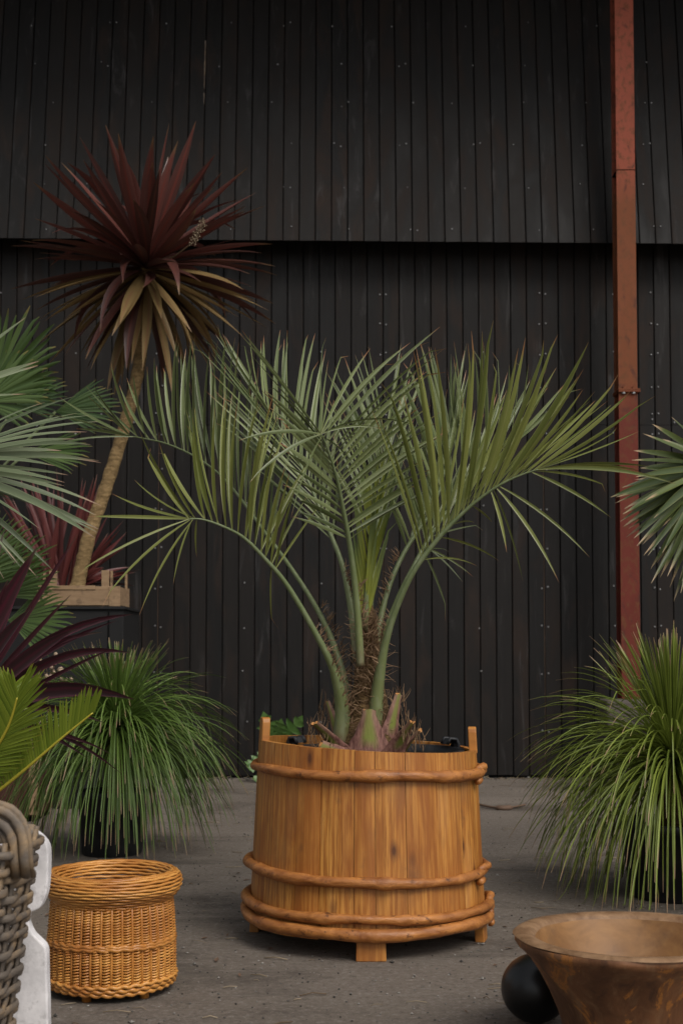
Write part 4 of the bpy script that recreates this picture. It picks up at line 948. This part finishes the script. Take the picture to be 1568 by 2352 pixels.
cycad_frond([(-205, 1950, 3.75), (-110, 1850, 3.68), (-30, 1750, 3.62), (18, 1672, 3.58), (40, 1602, 3.55)], .35, 42, .135, 60, .15, 38)
cycad_frond([(-205, 1955, 3.75), (-160, 1850, 3.8), (-90, 1750, 3.85), (-20, 1660, 3.9), (20, 1590, 3.92)], .35, 34, .12, 60, .12, 45)
cycad_frond([(-205, 1960, 3.75), (-140, 1960, 3.7), (-80, 1950, 3.62), (-20, 1935, 3.5)], .35, 26, .10, 60, .10, 60)
cycad_frond([(-205, 1955, 3.75), (-260, 1850, 3.8), (-330, 1760, 3.85), (-400, 1700, 3.9)], .35, 30, .12, 60, .12, 45)

# ================================================================== RUSTY PLANTER, HONESTY, WEED
rx0, rx1 = (-60-CX)*7.2/FPX, (90-CX)*7.2/FPX
pt = thing('planter', ((rx0+rx1)/2, 7.4, 0), 'dark red-brown square planter behind the blue-green grassy plant', 'planter')
zt = P(0, 1690, 7.2).z
MB().box(rx0, rx1, 7.2, 7.6, .03, zt).build('body', M['rust'], pt, False, .006)
MB().box(rx0-.01, rx1+.03, 7.18, 7.62, zt, zt+.02).build('rim', M['rust'], pt, False, .004)
MB().box(rx0+.02, rx1-.02, 7.22, 7.58, 0, .03).build('base', M['void'], pt, False)
MB().box(rx1-.045, rx1+.004, 7.192, 7.20, .04, zt-.002).build('lit_edge', M['crate'], pt, False)  # paler strip: light on the planter's edge put into the colour
hn = thing('dried_honesty', (P(110, 1600, 6.5).x, 6.5, 0), 'dried honesty stems with round papery beige seed pods by the grassy plant', 'plant')
sb = P(100, 1640, 6.5); sb.z = 0
m = MB()
pods = [(128, 1503, 5), (125, 1523, 6), (95, 1520, 6), (107, 1527, 5), (119, 1534, 5), (124, 1543, 5), (139, 1541, 9), (83, 1544, 11), (76, 1553, 5), (107, 1554, 6), (118, 1556, 7), (142, 1560, 5), (153, 1561, 4), (164, 1560, 5), (132, 1508, 4)]
for i, (x, y, r_) in enumerate(pods):
    p = P(x, y, 6.5+rs.uniform(-.04, .04)); j = P(112, 1590, 6.5); tube(m, bez(j, j.lerp(p, .5)+Vector((0, 0, .015)), p, 4), .0016, 4)
    q = MB(); rr = r_*6.5/FPX; n_ = 10; a_ = rs.uniform(-.5, .5); ax = Vector((math.cos(a_), math.sin(a_), rs.uniform(-.3, .3))).normalized(); up = Vector((0, 0, 1)); nn = ax.cross(up).normalized()
    ring = [p+ax*rr*math.cos(2*math.pi*k/n_)+up*rr*1.1*math.sin(2*math.pi*k/n_) for k in range(n_)]
    q.add(ring+[p+nn*rr*.35, p-nn*rr*.35], [(k, (k+1) % n_, n_) for k in range(n_)]+[((k+1) % n_, k, n_+1) for k in range(n_)]); q.build('seed_pod', M['pod'], hn)
tube(m, [sb, P(105, 1700, 6.5), P(112, 1590, 6.5)], [.004, .003, .002], 5); m.build('stem', M['dry'], hn)
wd = thing('weed', (P(640, 1785, 9.5).x, 9.5, 0), 'lobed green thistle weed growing by the shed wall behind the tub', 'weed')
m = MB(); root = Vector((P(640, 1785, 9.5).x, 9.5, 0)); tube(m, [root, P(632, 1740, 9.5), P(628, 1700, 9.5)], [.012, .009, .006], 6); m.build('stem', M['weed'], wd)
def thistle(a, b, w, lob=4):
    T = (b-a); L = T.length; T.normalize(); W = T.cross(Vector((0, -1, .25))).normalized(); N = T.cross(W)
    vs = [a]; fs = []; prev = 0; mids = [a]
    m = MB()
    for i in range(lob):
        f0 = i/lob; f1 = (i+1)/lob; p0 = a+T*L*f0+Vector((0, 0, -.02*f0)); p1 = a+T*L*f1+Vector((0, 0, -.02*f1)); pm_ = p0.lerp(p1, .5)
        ww = w*math.sin(min(1, (f0+.18))*math.pi*.86)
        for s in (-1, 1):
            tip = pm_+W*s*ww+T*L*.06+N*.01; sh1 = p0+W*s*ww*.28; sh2 = p1+W*s*ww*.30; k1 = pm_+W*s*ww*.75-T*L*.03; k2 = pm_+W*s*ww*.72+T*L*.11
            m.add([p0, sh1, k1, tip, k2, sh2, p1], [(0, 1, 2), (0, 2, 3), (0, 3, 6), (6, 3, 4), (6, 4, 5)] if s > 0 else [(2, 1, 0), (3, 2, 0), (6, 3, 0), (4, 3, 6), (5, 4, 6)], r=rnd(.2, .9))
    e = a+T*L*1.06; p1 = a+T*L+Vector((0, 0, -.02)); m.add([p1-W*w*.35, e+T*.01, p1+W*w*.35, p1], [(0, 3, 1), (3, 2, 1)], r=.5)
    m.build('leaf', M['weed'], wd)
for (x0, y0, x1, y1, w) in [(630, 1705, 607, 1640, .085), (632, 1700, 645, 1655, .075), (640, 1700, 690, 1648, .085), (636, 1710, 665, 1690, .06), (625, 1730, 572, 1758, .075), (628, 1740, 568, 1748, .05), (632, 1760, 585, 1785, .05), (640, 1740, 690, 1720, .06), (628, 1705, 618, 1670, .06)]:
    thistle(P(x0, y0, 9.5), P(x1, y1, 9.42), w)

# ================================================================== WICKER BASKET
BX, BY = (264-CX)*3.6/FPX, 3.6
bk = thing('wicker_basket', (BX, BY, 0), 'round honey-brown wicker basket with a rolled rim left of the tub', 'basket')
NS = 38; Z0, Z1 = .030, .262
def brad(z): return .1665-.010*(z-Z0)/(Z1-Z0)+.004*math.sin((z-Z0)/(Z1-Z0)*math.pi)
def ring(mb, r, z, amp, phase, rad, per=4, r_v=0., zamp=0., freq=None):
    n = NS*per; pts = []
    for i in range(n):
        a = 2*math.pi*i/n; q = r+amp*math.sin((freq or NS/2)*a+phase); pts.append(Vector((BX+q*math.cos(a), BY+q*math.sin(a), z+zamp*math.sin((freq or NS/2)*a+phase+1.6)+.0012*math.sin(3*a+z*90))))
    tube(mb, pts, rad, 5, True, r=r_v)
wv = MB(); rows = 32
def span_ring(mb, r, z, amp, rad, r_v, slant):
    n = NS*6; pts = []
    for i in range(n):
        a = 2*math.pi*i/n; c = NS*a; q = r-amp*math.cos(c-math.pi)
        pts.append(Vector((BX+q*math.cos(a), BY+q*math.sin(a), z+slant*math.sin(c)+.0012*math.sin(3*a+z*70))))
    tube(mb, pts, rad, 6, True, r=r_v)
for i in range(rows):
    z = Z0+.006+(Z1-Z0-.010)*i/(rows-1)
    span_ring(wv, brad(z)+.001, z, .0046, rnd(.0026, .0032), rnd(0, 1), .0013)
stuff(wv.build('woven_wall', M['willow'], bk))
for i in range(NS):
    a = 2*math.pi*(i+.5)/NS+math.pi/NS*0
    m = MB(); a = 2*math.pi*i/NS+math.pi/NS; tube(m, [Vector((BX+brad(z)*math.cos(a), BY+brad(z)*math.sin(a), z)) for z in (Z0-.004, .09, .15, .20, Z1+.01)], .0036, 6, r=.3); m.build('stake', M['willow'], bk)
m = MB(); lathe(m, [(0, Z0), (.155, Z0), (.155, Z1), (.150, Z1), (.150, Z0+.01), (0, Z0+.01)], 40, (BX, BY, 0)); m.build('dark_shell', M['void'], bk)  # black shell behind the weave, so its gaps come out dark
bd = MB()
for z, rr in ((.138, .0075), (.145, .0072)): ring(bd, brad(z)+.003, z, .0015, z*900, rr*.8, 5, .3, .0016, 30)
bd.build('middle_band', M['willow'], bk)
bd = MB()
for j, (dr, z, rr) in enumerate(((.004, Z0+.004, .0075), (.001, Z0-.006, .0078), (.007, Z0+.014, .0065))): ring(bd, brad(Z0)+dr, z, .002, j*2., rr*.8, 5, .3+.2*j, .0020, 34)
bd.build('bottom_band', M['willow'], bk)
rm = MB()
prof = [(.160, .252), (.164, .258), (.170, .264), (.176, .270), (.1815, .2765), (.185, .283), (.1865, .290), (.1855, .297), (.1825, .3035), (.178, .309), (.173, .3125), (.1675, .314), (.162, .313), (.157, .309), (.1535, .303), (.151, .296), (.149, .289), (.1475, .281), (.146, .273), (.1455, .264)]
for j, (r_, z) in enumerate(prof): ring(rm, r_, (z-.252)*1.22+.244, .0010, math.pi*(j % 2)+j*.9, .0039, 5, rnd(0, 1), .0006, 19)
stuff(rm.build('rolled_rim', M['willow'], bk))
for az in (-18, 48, 170, 260):
    a = R(az)-math.pi/2; m = MB(); p = Vector((BX+.138*math.cos(a), BY+.138*math.sin(a), 0)); tube(m, [p, p+Vector((0, 0, .034))], [.0125, .0135], 10); m.build('foot', M['willow'], bk)

# ================================================================== WHITE CAST SLAB
SD = 2.78
prof = [(0, 1897), (45, 1899), (75, 1908), (98, 1925), (110, 1945), (112, 1975), (111, 2010), (108, 2045), (102, 2066), (92, 2085), (78, 2093), (68, 2098), (64, 2112), (67, 2128), (76, 2146), (92, 2162), (103, 2174), (107, 2192), (108, 2240), (110, 2300), (111, 2360), (112, 2425), (114, 2480)]
right = []
for x, y in catmull([(float(a_), float(b_)) for a_, b_ in prof], 4): p = P(x, y, SD); right.append((p.x, max(p.z, .0)))
xm = P(-8, 2000, SD).x
right[-1] = (right[-1][0], 0.)
left = [(2*xm-x, z) for x, z in right[::-1]]
out = right+left; n = len(out)
m = MB(); m.add([(x, SD, z) for x, z in out]+[(x, SD+.034, z) for x, z in out], [tuple(range(n-1, -1, -1)), tuple(range(n, 2*n))]+[(i, (i+1) % n, (i+1) % n+n, i+n) for i in range(n)])
tag(m.build('cast_slab', M['white'], None, False, .004, (xm, SD+.017, 0)), 'white cast stone slab with a waisted outline behind the grey rattan basket', 'slab')

# ================================================================== GREY RATTAN BASKET
GX, GY = (74-CX)*2.52/FPX-.205, 2.53
rb = thing('rattan_basket', (GX, GY, 0), 'grey weathered rattan basket with a thick looped handle', 'basket')
def sq(a, hw, hd, e=.52):
    c, s = math.cos(a), math.sin(a); return (math.copysign(abs(c)**e, c)*hw, math.copysign(abs(s)**e, s)*hd)
NSQ = 20; NP = NSQ*6
def gz(z): return .70+.30*(z/.55)**1.2
rows = 31
for i in range(rows):
    z = .012+i*.0176; pts = []; k = gz(z); th = rnd(.0068, .0084)
    for j in range(NP):
        a = 2*math.pi*j/NP; hx, hy = sq(a, .198*k, .188*k); off = .0100*math.sin(NSQ/2*a+math.pi*(i % 2))+(.006 if i == rows-1 else 0); l = math.hypot(hx, hy)
        pts.append(Vector((GX+hx*(1+off/l), GY+hy*(1+off/l), z+.002*math.sin(a*3+i))))
    m = MB(); tube(m, pts, th, 8, True, .55, r=rnd(0, 1), jit=.04); m.build('strand', M['rattan'], rb)
for j in range(NSQ):
    a = 2*math.pi*(j+.5)/NSQ; m = MB(); pts = []
    for z in (.0, .15, .3, .45, .560):
        hx, hy = sq(a, .198*gz(z), .188*gz(z)); pts.append(Vector((GX+hx, GY+hy, z)))
    tube(m, pts, .011, 6, flat=.4, ref=Vector((1, 0, 0)) if abs(math.sin(a)) > .6 else Vector((0, 1, 0)), r=rnd(0, .4), jit=.05); m.build('stake', M['rattan'], rb)
m = MB()
vs = []
m.box(GX-.15, GX+.15, GY-.14, GY+.14, .01, .03); m.build('floor', M['rattan'], rb, False)
hd = MB(); yf = GY-.188*1.0-.004
c0 = P(0, 1965, 2.34); 
for q in range(7):
    off = (q-3)*.0062; pts = []
    for i in range(17):
        th = math.pi*i/16; rx = .082+off; rz = .074+off
        ex = .72; cxp = math.copysign(abs(math.cos(th))**ex, math.cos(th)); szp = abs(math.sin(th))**ex
        pts.append(Vector((P(72, 1965, 2.43).x-.103+cxp*rx, yf+.085+.012*math.sin(q*2.1), .530+szp*rz*1.12)))
    pts = [pts[0]-Vector((0, -.02, .035))]+pts+[pts[-1]-Vector((0, -.02, .035))]
    tube(hd, pts, [.0058+rnd(-.0008, .0008) for _ in pts], 7, flat=1.5, r=rnd(0, 1), jit=.06)
hd.build('handle', M['rattan'], rb)

# ================================================================== CARVED BOWL AND BLACK BALL
WX, WY = (1447-CX)*3.0/FPX, 3.0
bw = thing('carved_bowl', (WX, WY, 0), 'wide brown carved wooden bowl with a flaring worn rim', 'bowl')
def wob(a, j): return .006*math.sin(2*a+.7)+.004*math.sin(3*a+j*.2)+.0015*math.sin(11*a+j)
o_prof = [(0, 0), (.146, 0), (.150, .006), (.156, .05), (.172, .105), (.190, .147), (.213, .188), (.240, .226), (.258, .246), (.266, .254), (.270, .262), (.268, .270)]
m = MB(); lathe(m, o_prof, 72, (WX, WY, 0), wob); m.build('outer_wall', M['bowl'], bw)
l_prof = [(.268, .270), (.262, .275), (.250, .2765), (.236, .2745), (.226, .2705), (.221, .264)]
m = MB(); lathe(m, l_prof, 72, (WX, WY, 0), wob); m.build('lip', M['bowl_lip'], bw)
i_prof = [(.221, .264), (.214, .250), (.203, .225), (.185, .19), (.150, .145), (.09, .115), (0, .105)]
m = MB(); lathe(m, i_prof, 72, (WX, WY, 0), lambda a, j: (wob(a, 5) if j == 0 else wob(a, j)*.8) if j < 6 else 0); m.build('hollow', M['bowl_in'], bw)
KX, KY, KR = (1222-CX)*3.27/FPX, 3.27, .0835
m = MB(); lathe(m, [(KR*math.sin(math.pi*i/28), KR-KR*math.cos(math.pi*i/28)) for i in range(29)], 48, (KX, KY, 0), lambda a, j: .0006*math.sin(3*a) if 0 < j < 28 else 0)
ball = m.build('ball', M['glaze'], None, True, 0, (KX, KY, 0)); tag(ball, 'matt black ball on the ground beside the carved bowl', 'ball')

# ================================================================== LITTER ON THE GROUND
rs = random.Random(5)
st = MB(); pb_ = MB(); lf = MB()
def ground_spot():
    while True:
        y = 2.2+7.5*rs.random()**1.5; x = rs.uniform(-.30, .30)*y
        return x, y
for i in range(260):
    x, y = ground_spot(); a = rs.uniform(-.6, .6)+(math.pi if rs.random() < .5 else 0); L = rs.uniform(.012, .075)
    k = rs.uniform(-.012, .012); p = Vector((x, y, .0035)); d = Vector((math.cos(a), math.sin(a), 0)); s = Vector((-d.y, d.x, 0))
    tube(st, [p, p+d*L*.5+s*k+Vector((0, 0, rs.uniform(0, .004))), p+d*L], [rs.uniform(.0006, .0017)]*3, 4, r=rs.random())
for i in range(4200):
    x, y = ground_spot(); s = rs.uniform(.0014, .0048)*(1.9 if rs.random() < .05 else 1); z = s*.5
    q = [(rs.uniform(.6, 1.2)*s) for _ in range(6)]
    pb_.add([(x+q[0], y, z), (x-q[1], y, z), (x, y+q[2], z), (x, y-q[3], z), (x, y, z+q[4]*.7), (x, y, z-q[5]*.6)], [(0, 2, 4), (2, 1, 4), (1, 3, 4), (3, 0, 4), (2, 0, 5), (1, 2, 5), (3, 1, 5), (0, 3, 5)], r=rs.random()**1.6)
for i in range(130):
    x, y = ground_spot(); s = rs.uniform(.006, .018); a = rs.uniform(0, 6.28); d = Vector((math.cos(a), math.sin(a), 0)); w = Vector((-d.y, d.x, 0)); p = Vector((x, y, .003))
    lf.add([p, p+d*s+w*s*.45+Vector((0, 0, .004)), p+d*s*2.2+Vector((0, 0, rs.uniform(0, .008))), p+d*s-w*s*.45+Vector((0, 0, .003)), p+d*s], [(0, 1, 4), (1, 2, 4), (2, 3, 4), (3, 0, 4)], r=rs.random()*.6)
for i in range(520):
    x = rs.uniform(-3.2, 3.2); y = WD-.03-abs(rs.gauss(0, .07)); s = rs.uniform(.003, .014); z = s*.4
    q = [(rs.uniform(.6, 1.3)*s) for _ in range(6)]
    pb_.add([(x+q[0], y, z), (x-q[1], y, z), (x, y+q[2], z), (x, y-q[3], z), (x, y, z+q[4]*.8), (x, y, z-q[5]*.6)], [(0, 2, 4), (2, 1, 4), (1, 3, 4), (3, 0, 4), (2, 0, 5), (1, 2, 5), (3, 1, 5), (0, 3, 5)], r=rs.random()*.6)
    if i % 2 == 0:
        a = rs.uniform(0, 6.28); L = rs.uniform(.02, .09); p = Vector((x, y-.02, .006)); d = Vector((math.cos(a), math.sin(a)*.5, rs.uniform(0, .25))); tube(st, [p, p+d*L*.5, p+d*L], [.0016]*3, 4, r=rs.random())
tag(st.build('straw_litter', M['straw'], None), 'scattered bits of straw and dry grass on the ground', 'litter', kind='stuff')
tag(pb_.build('grit', M['pebble'], None, False), 'loose grit and small stones on the ground', 'grit', kind='stuff')
tag(lf.build('leaf_litter', M['dry'], None), 'small dry brown leaf scraps on the ground', 'litter', kind='stuff')
m = MB()
def gpt(x, y):
    return P(x, y, H*FPX/(y-1510))
pp = [gpt(1098, 1849), gpt(1125, 1855), gpt(1155, 1858), gpt(1180, 1855), gpt(1205, 1850)]
for p in pp: p.z = .012
tube(m, [Vector(q) for q in catmull(pp, 5)], [.007]*8+[.016]*6+[.006]*7, 6, flat=1.4)
tag(m.build('bark_strip', M['dry'], None, True, 0, (pp[2].x, pp[2].y, 0)), 'curved dark strip of bark lying on the ground behind the tub', 'bark strip')
